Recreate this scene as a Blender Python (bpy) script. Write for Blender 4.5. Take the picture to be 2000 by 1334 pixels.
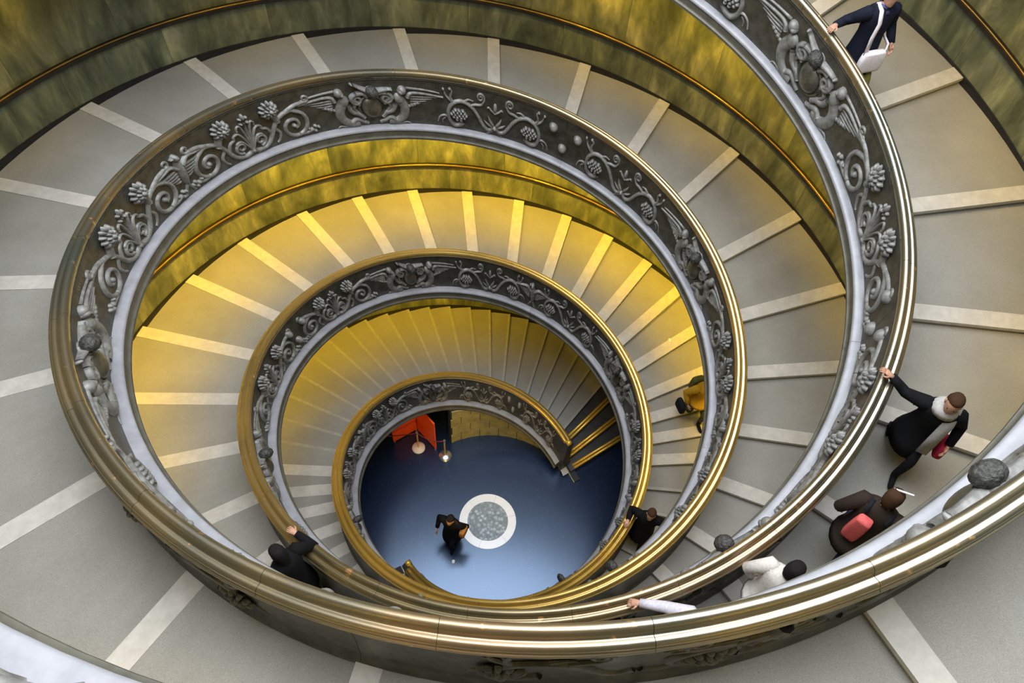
import bpy, math, random
import numpy as np
from mathutils import Matrix, Vector

for o in list(bpy.data.objects):
    bpy.data.objects.remove(o)
scene = bpy.context.scene
COL = scene.collection
rng = random.Random(7)
U = 2.1                      # one fitted unit in metres (bottom rail radius)
PI = math.pi

# ------------------------------------------------------------------ camera
def make_camera():
    f_px, tilt, roll = 1552.13, 0.56053, -0.08724
    fwd = np.array([0, math.sin(tilt), -math.cos(tilt)])
    up0 = np.array([0, math.cos(tilt), math.sin(tilt)])
    rt0 = np.cross(fwd, up0)
    up = math.cos(roll) * up0 + math.sin(roll) * rt0
    rt = math.cos(roll) * rt0 - math.sin(roll) * up0
    cam = bpy.data.cameras.new('camera')
    cam.sensor_width = 36.0
    cam.lens = f_px * 36.0 / 2000.0
    cam.clip_start = 0.05
    o = bpy.data.objects.new('camera', cam)
    m = Matrix(((rt[0], up[0], -fwd[0], 0.05879 * U), (rt[1], up[1], -fwd[1], -2.90635 * U),
                (rt[2], up[2], -fwd[2], (8.3095 + 0.05) * U), (0, 0, 0, 1)))
    o.matrix_world = m
    COL.objects.link(o)
    scene.camera = o
make_camera()

# ------------------------------------------------------------------ light
scene.view_settings.view_transform = 'Standard'
scene.view_settings.look = 'None'
scene.view_settings.gamma = 1.0
scene.view_settings.use_curve_mapping = False
scene.view_settings.exposure = 0.0
w = bpy.data.worlds.new('world')
scene.world = w
w.use_nodes = True
w.node_tree.nodes['Background'].inputs[0].default_value = (0.62, 0.72, 0.9, 1)
w.node_tree.nodes['Background'].inputs[1].default_value = 0.6
SKY_Z = 22.5
def sky_light():
    l = bpy.data.lights.new('skylight_daylight', 'AREA')
    l.shape = 'DISK'
    l.size = 13.0
    l.energy = 3500
    l.color = (0.90, 0.94, 1.0)
    o = bpy.data.objects.new('skylight_daylight', l)
    o.location = (0, 0, SKY_Z - 0.2)
    COL.objects.link(o)
sky_light()
LAMP_COLOR = (1.0, 0.62, 0.045)
LAMP_A = [(0.5, 2), (0.95, 8), (1.3, 34), (1.7, 36), (2.1, 36), (2.5, 30), (3.2, 16), (4.0, 12), (4.9, 20, 100, 2.1), (5.3, 26, 100, 2.1), (5.7, 34, 100, 2.1), (6.05, 40, 100, 2.1), (6.4, 46, 100, 2.1), (6.75, 46, 100, 2.1), (7.1, 38, 100, 2.1), (7.5, 22, 100, 2.1), (8.0, 14, 100, 2.1), (8.6, 14, 100, 2.1), (9.1, 18, 100, 2.1), (9.6, 24, 100, 1.8), (10.1, 44), (10.8, 56)]
LAMP_B = [(0.8, 8), (1.8, 24), (2.4, 46, 108, 1.25), (2.8, 57, 108, 1.25), (3.2, 62, 108, 1.25), (3.6, 65, 108, 1.25), (4.0, 67, 108, 1.25), (4.4, 67, 108, 1.25), (4.8, 67, 108, 1.25), (5.2, 65, 108, 1.25), (5.6, 60, 108, 1.25), (6.0, 50, 110, 1.3), (6.5, 28), (7.4, 8), (8.2, 22), (8.7, 26), (9.2, 26), (9.7, 22), (10.3, 16)]

# ------------------------------------------------------------------ helix geometry
KN = np.array([0, 2, 4, 6, 8, 10, 12.5, 15.0])
RT_ = np.array([1.0, 1.2372, 1.4864, 1.7438, 2.0464, 2.3185, 2.6875, 3.0501])
ZT_ = np.array([0.4954, 1.5311, 2.5118, 3.4799, 4.5139, 5.5690, 6.9005, 8.2310])
PH0 = 0.5517
ECC = 0.0065
TREAD = 0.5488 * U           # rail bead above tread
PMAX = 14.2

def hermite(phi, v):
    phi = np.asarray(phi, float)
    m = np.gradient(v, KN)
    i = np.clip(np.searchsorted(KN, phi) - 1, 0, len(KN) - 2)
    h = KN[i + 1] - KN[i]
    t = (phi - KN[i]) / h
    t2 = np.clip(t, -0.3, 1.3)
    ext = t - t2
    t = t2
    r = (2*t**3 - 3*t**2 + 1)*v[i] + (t**3 - 2*t**2 + t)*h*m[i] + (-2*t**3 + 3*t**2)*v[i+1] + (t**3 - t**2)*h*m[i+1]
    return r + ext*h*m[i+1]

def rail_r(hel, phi):
    r = hermite(phi, RT_)
    if hel == 'B':
        t = np.clip((np.asarray(phi, float) - 12.0) / 1.0, 0, 1)
        r = r + 0.075 * t * t * (3 - 2*t)
    return r * U

def rail_z(phi):
    return (hermite(phi, ZT_) + 0.05) * U

def wall_off(phi):
    phi = np.asarray(phi, float)
    return (1.2863 - 0.0038*phi + 0.00052*phi**2) * U

def theta(hel, phi):
    return np.asarray(phi, float) + PH0 + (0 if hel == 'A' else PI)

def pos(hel, phi, dr, dz):
    """world position; dr outwards and dz upwards from the rail bead, metres"""
    phi = np.asarray(phi, float)
    r = rail_r(hel, phi) + dr
    th = theta(hel, phi)
    return np.stack(np.broadcast_arrays(r*np.cos(th)*(1+ECC), r*np.sin(th)*(1-ECC), rail_z(phi)+dz), -1)

def phi_of(hel, x, y, near):
    th = math.atan2(y/(1-ECC), x/(1+ECC))
    p = th - PH0 - (0 if hel == 'A' else PI)
    return p + 2*PI*round((near - p)/(2*PI))

# ------------------------------------------------------------------ materials
def new_mat(name):
    m = bpy.data.materials.new(name)
    m.use_nodes = True
    nt = m.node_tree
    return m, nt, nt.nodes['Principled BSDF']

def N(nt, t, **kw):
    n = nt.nodes.new(t)
    for k, v in kw.items():
        setattr(n, k, v)
    return n

def ramp(nt, fac, stops, interp='LINEAR'):
    r = N(nt, 'ShaderNodeValToRGB')
    r.color_ramp.interpolation = interp
    els = r.color_ramp.elements
    while len(els) < len(stops):
        els.new(0.5)
    for e, (p, c) in zip(els, stops):
        e.position = p
        e.color = (*c, 1) if len(c) == 3 else c
    nt.links.new(fac, r.inputs[0])
    return r.outputs[0]

def coords(nt, scale=(1, 1, 1), rand=False, kind='Object', rot=(0, 0, 0)):
    tc = N(nt, 'ShaderNodeTexCoord')
    mp = N(nt, 'ShaderNodeMapping')
    mp.inputs['Scale'].default_value = scale
    mp.inputs['Rotation'].default_value = rot
    nt.links.new(tc.outputs[kind], mp.inputs[0])
    if rand:
        oi = N(nt, 'ShaderNodeObjectInfo')
        mu = N(nt, 'ShaderNodeMath', operation='MULTIPLY')
        mu.inputs[1].default_value = 37.0
        nt.links.new(oi.outputs['Random'], mu.inputs[0])
        nt.links.new(mu.outputs[0], mp.inputs['Location'])
    return mp.outputs[0]

def noise(nt, vec, scale, detail=4, rough=0.6, dist=0.0):
    n = N(nt, 'ShaderNodeTexNoise')
    n.inputs['Scale'].default_value = scale
    n.inputs['Detail'].default_value = detail
    n.inputs['Roughness'].default_value = rough
    n.inputs['Distortion'].default_value = dist
    nt.links.new(vec, n.inputs['Vector'])
    return n.outputs['Fac']

def bump(nt, bsdf, h, strength, dist=0.01):
    b = N(nt, 'ShaderNodeBump')
    b.inputs['Strength'].default_value = strength
    b.inputs['Distance'].default_value = dist
    nt.links.new(h, b.inputs['Height'])
    nt.links.new(b.outputs[0], bsdf.inputs['Normal'])

def noisy(name, c0, c1, scale=6.0, rough=0.6, metal=0.0, bmp=0.0, lo=0.35, hi=0.65, spec=0.5, detail=5, rand=False, bdist=0.01):
    m, nt, b = new_mat(name)
    v = coords(nt, rand=rand)
    f = noise(nt, v, scale, detail)
    nt.links.new(ramp(nt, f, [(lo, c0), (hi, c1)]), b.inputs['Base Color'])
    b.inputs['Roughness'].default_value = rough
    b.inputs['Metallic'].default_value = metal
    b.inputs['Specular IOR Level'].default_value = spec
    if bmp:
        bump(nt, b, f, bmp, bdist)
    return m

def mat_tread():
    m, nt, b = new_mat('tread_stone')
    v = coords(nt, rand=True)
    f1 = noise(nt, v, 1.1, 4)
    f2 = noise(nt, v, 130.0, 2)
    c1 = ramp(nt, f1, [(0.3, (0.275, 0.265, 0.228)), (0.7, (0.34, 0.33, 0.295))])
    c2 = ramp(nt, f2, [(0.3, (0.78, 0.78, 0.78)), (0.7, (1.16, 1.16, 1.16))])
    mx = N(nt, 'ShaderNodeMix', data_type='RGBA', blend_type='MULTIPLY')
    mx.inputs[0].default_value = 1.0
    nt.links.new(c1, mx.inputs[6]); nt.links.new(c2, mx.inputs[7])
    nt.links.new(mx.outputs[2], b.inputs['Base Color'])
    b.inputs['Roughness'].default_value = 0.55
    b.inputs['Specular IOR Level'].default_value = 0.35
    return m

def mat_marble():
    m, nt, b = new_mat('green_marble')
    v = coords(nt, (1, 1, 0.33), rand=True, rot=(0.12, 0.1, 0))
    f1 = noise(nt, v, 1.5, 6, 0.62, 0.7)
    f2 = noise(nt, v, 4.2, 5, 0.6, 0.6)
    c1 = ramp(nt, f1, [(0.26, (0.05, 0.062, 0.04)), (0.44, (0.115, 0.13, 0.075)), (0.58, (0.20, 0.21, 0.125)), (0.74, (0.34, 0.335, 0.21))])
    c2 = ramp(nt, f2, [(0.34, (0.62, 0.63, 0.6)), (0.52, (1.0, 1.0, 1.0)), (0.68, (1.5, 1.47, 1.35))])
    mx = N(nt, 'ShaderNodeMix', data_type='RGBA', blend_type='MULTIPLY')
    mx.inputs[0].default_value = 1.0
    nt.links.new(c1, mx.inputs[6]); nt.links.new(c2, mx.inputs[7])
    nt.links.new(mx.outputs[2], b.inputs['Base Color'])
    b.inputs['Roughness'].default_value = 0.32
    b.inputs['Specular IOR Level'].default_value = 0.4
    return m

def mat_rail():
    """worn bronze: olive-brown and grey-green patina, gold low down for polish and painted-in yellow reflection, copper spots"""
    m, nt, b = new_mat('handrail_bronze')
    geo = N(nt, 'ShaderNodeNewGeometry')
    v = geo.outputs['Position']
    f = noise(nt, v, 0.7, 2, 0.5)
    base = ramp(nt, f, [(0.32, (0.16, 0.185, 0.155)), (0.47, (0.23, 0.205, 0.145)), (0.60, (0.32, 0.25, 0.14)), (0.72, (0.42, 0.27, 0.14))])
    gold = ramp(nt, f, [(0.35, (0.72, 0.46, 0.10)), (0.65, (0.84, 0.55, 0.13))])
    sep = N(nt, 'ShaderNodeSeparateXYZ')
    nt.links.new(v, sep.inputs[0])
    mr = N(nt, 'ShaderNodeMapRange')  # lower rails turn gold: polish plus yellow reflection put into the colour
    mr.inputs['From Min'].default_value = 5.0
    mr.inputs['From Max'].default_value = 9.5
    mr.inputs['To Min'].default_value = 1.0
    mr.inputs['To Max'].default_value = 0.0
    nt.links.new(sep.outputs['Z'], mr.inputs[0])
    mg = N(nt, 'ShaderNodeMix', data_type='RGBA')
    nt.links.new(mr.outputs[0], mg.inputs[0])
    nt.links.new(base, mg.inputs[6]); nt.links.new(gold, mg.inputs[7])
    f2 = noise(nt, v, 7.0, 3, 0.5)
    mask = ramp(nt, f2, [(0.66, (0, 0, 0)), (0.72, (1, 1, 1))])
    mx = N(nt, 'ShaderNodeMix', data_type='RGBA')
    nt.links.new(mask, mx.inputs[0])
    nt.links.new(mg.outputs[2], mx.inputs[6])
    mx.inputs[7].default_value = (0.85, 0.50, 0.24, 1)
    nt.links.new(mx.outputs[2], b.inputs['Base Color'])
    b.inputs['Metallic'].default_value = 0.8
    rr = ramp(nt, f, [(0.3, (0.24, 0.24, 0.24)), (0.7, (0.36, 0.36, 0.36))])
    nt.links.new(rr, b.inputs['Roughness'])
    b.inputs['Coat Weight'].default_value = 1.0
    b.inputs['Coat Roughness'].default_value = 0.15
    return m

def mat_floor():
    m, nt, b = new_mat('terrazzo_navy')
    v = coords(nt)
    f = noise(nt, v, 1.3, 4)
    base = ramp(nt, f, [(0.3, (0.008, 0.014, 0.034)), (0.7, (0.015, 0.024, 0.055))])
    vo = N(nt, 'ShaderNodeTexVoronoi')
    vo.inputs['Scale'].default_value = 34.0
    nt.links.new(v, vo.inputs['Vector'])
    spk = ramp(nt, vo.outputs['Distance'], [(0.10, (1, 1, 1)), (0.17, (0, 0, 0))])
    wn = N(nt, 'ShaderNodeTexWhiteNoise')
    nt.links.new(vo.outputs['Position'], wn.inputs['Vector'])
    gate = ramp(nt, wn.outputs['Value'], [(0.70, (0, 0, 0)), (0.98, (0.55, 0.55, 0.55))])
    mu = N(nt, 'ShaderNodeMix', data_type='RGBA', blend_type='MULTIPLY')
    mu.inputs[0].default_value = 1
    nt.links.new(spk, mu.inputs[6]); nt.links.new(gate, mu.inputs[7])
    mx = N(nt, 'ShaderNodeMix', data_type='RGBA')
    nt.links.new(mu.outputs[2], mx.inputs[0])
    nt.links.new(base, mx.inputs[6])
    mx.inputs[7].default_value = (0.55, 0.58, 0.66, 1)
    nt.links.new(mx.outputs[2], b.inputs['Base Color'])
    b.inputs['Roughness'].default_value = 0.2
    b.inputs['Specular IOR Level'].default_value = 0.9
    b.inputs['Specular Tint'].default_value = (0.42, 0.66, 1.0, 1)  # blue of the reflected skylight put into specular and coat tints
    b.inputs['Coat Weight'].default_value = 0.6
    b.inputs['Coat Roughness'].default_value = 0.22
    b.inputs['Coat Tint'].default_value = (0.6, 0.82, 1.0, 1)
    b.inputs['Coat IOR'].default_value = 1.6
    return m

def mat_mosaic():
    m, nt, b = new_mat('grey_mosaic')
    v = coords(nt)
    vo = N(nt, 'ShaderNodeTexVoronoi')
    vo.inputs['Scale'].default_value = 11.0
    nt.links.new(v, vo.inputs['Vector'])
    f = noise(nt, v, 16.0, 3)
    c = ramp(nt, vo.outputs['Distance'], [(0.15, (0.62, 0.68, 0.72)), (0.55, (0.26, 0.31, 0.33))])
    c2 = ramp(nt, f, [(0.3, (0.6, 0.62, 0.62)), (0.7, (1.1, 1.1, 1.1))])
    mx = N(nt, 'ShaderNodeMix', data_type='RGBA', blend_type='MULTIPLY')
    mx.inputs[0].default_value = 1
    nt.links.new(c, mx.inputs[6]); nt.links.new(c2, mx.inputs[7])
    nt.links.new(mx.outputs[2], b.inputs['Base Color'])
    b.inputs['Roughness'].default_value = 0.5
    return m

M = {}
M['tread'] = mat_tread()
M['marble'] = mat_marble()
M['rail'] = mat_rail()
M['floor'] = mat_floor()
M['mosaic'] = mat_mosaic()
M['travertine'] = noisy('travertine_nosing', (0.50, 0.475, 0.42), (0.60, 0.57, 0.51), 9, 0.5)
M['darkstep'] = noisy('dark_step_tone', (0.03, 0.032, 0.036), (0.05, 0.052, 0.058), 6, 0.5)  # darker tone than the other treads, for the brass-edged steps
M['edge'] = noisy('lit_step_edge', (0.325, 0.31, 0.27), (0.39, 0.375, 0.33), 9, 0.5)  # edge highlight of the plain steps put in as a lighter tone
M['frieze'] = noisy('frieze_bronze', (0.065, 0.062, 0.050), (0.125, 0.118, 0.098), 7, 0.45, 0.55, 0.25)
M['relief'] = noisy('relief_bronze', (0.15, 0.146, 0.134), (0.275, 0.27, 0.25), 14, 0.5, 0.15, 0.15)  # frieze bronze made lighter for dust and light from above
M['shield'] = noisy('shield_bronze', (0.12, 0.115, 0.09), (0.2, 0.19, 0.155), 12, 0.35, 0.6, 0.2)
M['orb'] = noisy('chased_dark_bronze', (0.03, 0.03, 0.027), (0.12, 0.118, 0.108), 26, 0.45, 0.4, 0.9, bdist=0.03)
M['ledge'] = noisy('ledge_stone', (0.27, 0.27, 0.285), (0.34, 0.34, 0.36), 5, 0.45, 0.1, 0.08)
M['fascia'] = noisy('fascia_shaded', (0.085, 0.08, 0.062), (0.13, 0.122, 0.095), 5, 0.5, 0.2, 0.1)  # ledge material darkened to put shade on its upright face
M['plaster'] = noisy('soffit_plaster', (0.42, 0.40, 0.34), (0.5, 0.48, 0.42), 2, 0.8)
M['black'] = noisy('black_marble', (0.008, 0.008, 0.008), (0.016, 0.015, 0.014), 8, 0.35)
M['darkwall'] = noisy('dark_wall', (0.02, 0.02, 0.022), (0.03, 0.03, 0.032), 3, 0.8)
M['wallrail'] = noisy('wall_rail_dark', (0.016, 0.012, 0.008), (0.03, 0.022, 0.012), 6, 0.45, 0.3)
M['brass'] = noisy('polished_brass', (0.85, 0.52, 0.06), (0.95, 0.62, 0.1), 14, 0.36, 0.55)
M['litgold'] = noisy('lit_rail_gold', (0.40, 0.24, 0.055), (0.55, 0.34, 0.08), 3, 0.35, 0.7)  # gold of the lit wall rail top put into colour
M['tan'] = noisy('tan_stone_block', (0.30, 0.27, 0.12), (0.46, 0.41, 0.19), 5, 0.6, 0, 0.1, rand=True)
M['white_stone'] = noisy('white_marble', (0.88, 0.87, 0.86), (0.93, 0.92, 0.91), 4, 0.45)
_b = M['white_stone'].node_tree.nodes['Principled BSDF']
_b.inputs['Coat Weight'].default_value = 1.0
_b.inputs['Coat Roughness'].default_value = 0.2
_b.inputs['Coat IOR'].default_value = 1.8
M['red'] = noisy('red_screen', (0.85, 0.085, 0.008), (0.92, 0.11, 0.012), 5, 0.6)
M['chrome'] = noisy('chrome', (0.72, 0.73, 0.75), (0.8, 0.81, 0.83), 8, 0.22, 0.9)
M['cream'] = noisy('cream_base', (0.72, 0.66, 0.56), (0.8, 0.74, 0.64), 8, 0.5)
M['rope'] = noisy('red_rope', (0.16, 0.012, 0.015), (0.24, 0.02, 0.022), 30, 0.7)
M['paper'] = noisy('paper', (0.8, 0.8, 0.76), (0.88, 0.88, 0.85), 10, 0.7)
def mat_lamp():
    m, nt, b = new_mat('lamp_glass')
    b.inputs['Base Color'].default_value = (1, 0.8, 0.4, 1)
    b.inputs['Emission Color'].default_value = (1.0, 0.66, 0.12, 1)
    b.inputs['Emission Strength'].default_value = 2.0
    return m
M['lamp'] = mat_lamp()
M['skin'] = noisy('skin', (0.52, 0.27, 0.17), (0.60, 0.33, 0.22), 8, 0.5)
M['eye'] = noisy('eye_dark', (0.02, 0.015, 0.012), (0.03, 0.02, 0.018), 8, 0.3)
def cloth(name, c, v=0.25):
    c1 = tuple(min(1, x*(1+v)) for x in c)
    return noisy('cloth_' + name, c, c1, 40, 0.85, 0, 0.1, spec=0.15)

# ------------------------------------------------------------------ mesh helpers
WLOC = {}
def link(o, parent, loc):
    loc = Vector([float(x) for x in loc])
    COL.objects.link(o)
    if parent is not None:
        o.parent = parent
        o.location = loc - WLOC[parent.name]
    else:
        o.location = loc
    WLOC[o.name] = loc
    return o

def empty(name, loc, label, cat, group=None):
    o = bpy.data.objects.new(name, None)
    o.empty_display_size = 0.2
    link(o, None, loc)
    o['label'] = label
    o['category'] = cat
    if group:
        o['group'] = group
    return o

def tag(o, label, cat, group=None):
    o['label'] = label
    o['category'] = cat
    if group:
        o['group'] = group
    return o

def mk(name, verts, faces, mat, parent=None, smooth=True, mats=None, fmat=None, origin=None, auto=None):
    v = np.asarray(verts, float).reshape(-1, 3)
    if origin is None:
        lo, hi = v.min(0), v.max(0)
        origin = np.array([(lo[0]+hi[0])/2, (lo[1]+hi[1])/2, lo[2]])
    me = bpy.data.meshes.new(name)
    me.from_pydata((v - np.asarray(origin, float)).tolist(), [], faces)
    for mm in (mats or [mat]):
        me.materials.append(mm)
    if fmat is not None:
        me.polygons.foreach_set('material_index', fmat)
    if smooth:
        me.polygons.foreach_set('use_smooth', [True]*len(me.polygons))
        if auto:
            me.set_sharp_from_angle(angle=math.radians(auto))
    me.update()
    o = bpy.data.objects.new(name, me)
    return link(o, parent, origin)

class MB:
    def __init__(s):
        s.v = []; s.f = []; s.n = 0; s.m = []
    def add(s, v, f, mi=0):
        v = np.asarray(v, float).reshape(-1, 3)
        s.v.append(v)
        s.f += [tuple(i + s.n for i in q) for q in f]
        s.m += [mi]*len(f)
        s.n += len(v)
    def verts(s):
        return np.concatenate(s.v)

def sweep_grid(hel, phis, profile, caps=True):
    """closed profile [(dr,dz)] swept along the helix"""
    pr = np.asarray(profile, float)
    n, k = len(phis), len(pr)
    vs = np.concatenate([pos(hel, np.full(k, p), pr[:, 0], pr[:, 1]) for p in phis])
    fs = []
    for i in range(n - 1):
        for j in range(k):
            a, b = i*k + j, i*k + (j+1) % k
            fs.append((a, b, b + k, a + k))
    if caps:
        fs.append(tuple(range(k-1, -1, -1)))
        fs.append(tuple((n-1)*k + j for j in range(k)))
    return vs, fs

def sweep_fn(hel, phis, prof_fn, caps=True):
    rows = [np.asarray(prof_fn(p), float) for p in phis]
    k = len(rows[0]); n = len(phis)
    vs = np.concatenate([pos(hel, np.full(k, p), r[:, 0], r[:, 1]) for p, r in zip(phis, rows)])
    fs = []
    for i in range(n - 1):
        for j in range(k):
            a, b = i*k + j, i*k + (j+1) % k
            fs.append((a, b, b + k, a + k))
    if caps:
        fs.append(tuple(range(k-1, -1, -1)))
        fs.append(tuple((n-1)*k + j for j in range(k)))
    return vs, fs

def lathe(profile, center, seg=24):
    """profile [(r,z)] bottom to top around a vertical axis"""
    c = np.asarray(center, float)
    vs = []; fs = []
    k = len(profile)
    for i in range(seg):
        a = 2*PI*i/seg
        for r, z in profile:
            vs.append((c[0] + r*math.cos(a), c[1] + r*math.sin(a), c[2] + z))
    for i in range(seg):
        i2 = (i+1) % seg
        for j in range(k-1):
            fs.append((i*k+j, i2*k+j, i2*k+j+1, i*k+j+1))
    fs.append(tuple(i*k for i in range(seg-1, -1, -1)))
    fs.append(tuple(i*k + k-1 for i in range(seg)))
    return vs, fs

def tube(pts, radii, seg=8):
    """loft of round rings along 3-D points"""
    P = [np.asarray(p, float) for p in pts]
    n = len(P)
    vs = []; fs = []
    ref = None
    for i in range(n):
        t = P[min(i+1, n-1)] - P[max(i-1, 0)]
        t = t/(np.linalg.norm(t)+1e-9)
        if ref is None:
            ref = np.array([0, 0, 1.0]) if abs(t[2]) < 0.9 else np.array([1.0, 0, 0])
        a = ref - t*(ref @ t); a /= np.linalg.norm(a)+1e-9
        b = np.cross(t, a)
        ref = a
        r = radii[i] if hasattr(radii, '__len__') else radii
        ra, rb = r if hasattr(r, '__len__') else (r, r)
        for j in range(seg):
            an = 2*PI*j/seg
            vs.append(P[i] + ra*math.cos(an)*a + rb*math.sin(an)*b)
    for i in range(n-1):
        for j in range(seg):
            j2 = (j+1) % seg
            fs.append((i*seg+j, i*seg+j2, (i+1)*seg+j2, (i+1)*seg+j))
    fs.append(tuple(range(seg-1, -1, -1)))
    fs.append(tuple((n-1)*seg+j for j in range(seg)))
    return vs, fs

def ball(c, r, seg=10, rings=6):
    rx, ry, rz = r if hasattr(r, '__len__') else (r, r, r)
    vs = []; fs = []
    for i in range(rings+1):
        t = PI*i/rings
        for j in range(seg):
            a = 2*PI*j/seg
            vs.append((c[0]+rx*math.sin(t)*math.cos(a), c[1]+ry*math.sin(t)*math.sin(a), c[2]-rz*math.cos(t)))
    for i in range(rings):
        for j in range(seg):
            j2 = (j+1) % seg
            fs.append((i*seg+j, i*seg+j2, (i+1)*seg+j2, (i+1)*seg+j))
    return vs, fs

def boxv(c, sx, sy, sz, ang=0.0):
    ca, sa = math.cos(ang), math.sin(ang)
    vs = []
    for z in (0, sz):
        for x, y in ((-sx/2, -sy/2), (sx/2, -sy/2), (sx/2, sy/2), (-sx/2, sy/2)):
            vs.append((c[0]+x*ca-y*sa, c[1]+x*sa+y*ca, c[2]+z))
    return vs, [(3, 2, 1, 0), (4, 5, 6, 7), (0, 1, 5, 4), (1, 2, 6, 5), (2, 3, 7, 6), (3, 0, 4, 7)]

# ------------------------------------------------------------------ steps
A_PLAIN = [0.11, 0.22, 0.33, 0.43, 0.53, 0.625, 0.72, 0.817, 0.923, 1.016, 1.114, 1.212, 1.31, 1.409, 1.507, 1.609, 1.712, 1.806, 1.91, 2.02, 2.135, 2.255, 2.38, 2.505]
A_STRIP = [2.64, 2.775, 2.91, 3.063, 3.215, 3.385, 3.55, 3.715, 3.885, 4.06, 4.24, 4.42, 4.605, 4.795, 4.985, 5.195, 5.435, 5.67, 5.905, 6.135, 6.38, 6.638, 6.883, 7.13, 7.395, 7.652, 7.916, 8.19, 8.455, 8.735, 9.013, 9.306, 9.623, 9.935, 10.28, 10.63, 11.0, 11.38, 11.78, 12.19, 12.61, 13.04, 13.48, 13.93]
B_PLAIN = [0.11, 0.22, 0.33, 0.43, 0.53, 0.63, 0.73, 0.83, 0.93, 1.03, 1.13, 1.23, 1.33, 1.43, 1.53, 1.63, 1.735, 1.84, 1.95, 2.06, 2.18, 2.31, 2.445, 2.588]
B_STRIP = [2.735, 2.862, 2.983, 3.113, 3.283, 3.446, 3.605, 3.782, 3.956, 4.143, 4.338, 4.536, 4.734, 4.933, 5.155, 5.365, 5.592, 5.823, 6.06, 6.308, 6.55, 6.79, 7.03, 7.27, 7.51, 7.74, 7.972, 8.285, 8.567, 8.85, 9.133, 9.421, 9.703, 9.99, 10.28, 10.59, 10.91, 11.24, 11.58, 11.93, 12.3, 12.68, 13.08, 13.5, 13.93]
STEPS = {'A': A_PLAIN + A_STRIP, 'B': B_PLAIN + B_STRIP}
def tread_line(phi):
    return float(rail_z(phi)) - TREAD
def step_ends(hel, i):
    s = STEPS[hel]
    p0 = s[i]
    p1 = s[i+1] if i+1 < len(s) else PMAX
    rh = 0.105
    return p0, p1, tread_line(p0) + rh/2, max(tread_line(p1) - rh/2, tread_line(p0) + rh/2)
def tread_z(hel, phi):
    s = STEPS[hel]
    if phi < s[0]:
        return 0.0
    i = max(j for j in range(len(s)) if s[j] <= phi)
    p0, p1, z0, z1 = step_ends(hel, i)
    return z0 + (z1 - z0)*(phi - p0)/(p1 - p0)

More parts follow.
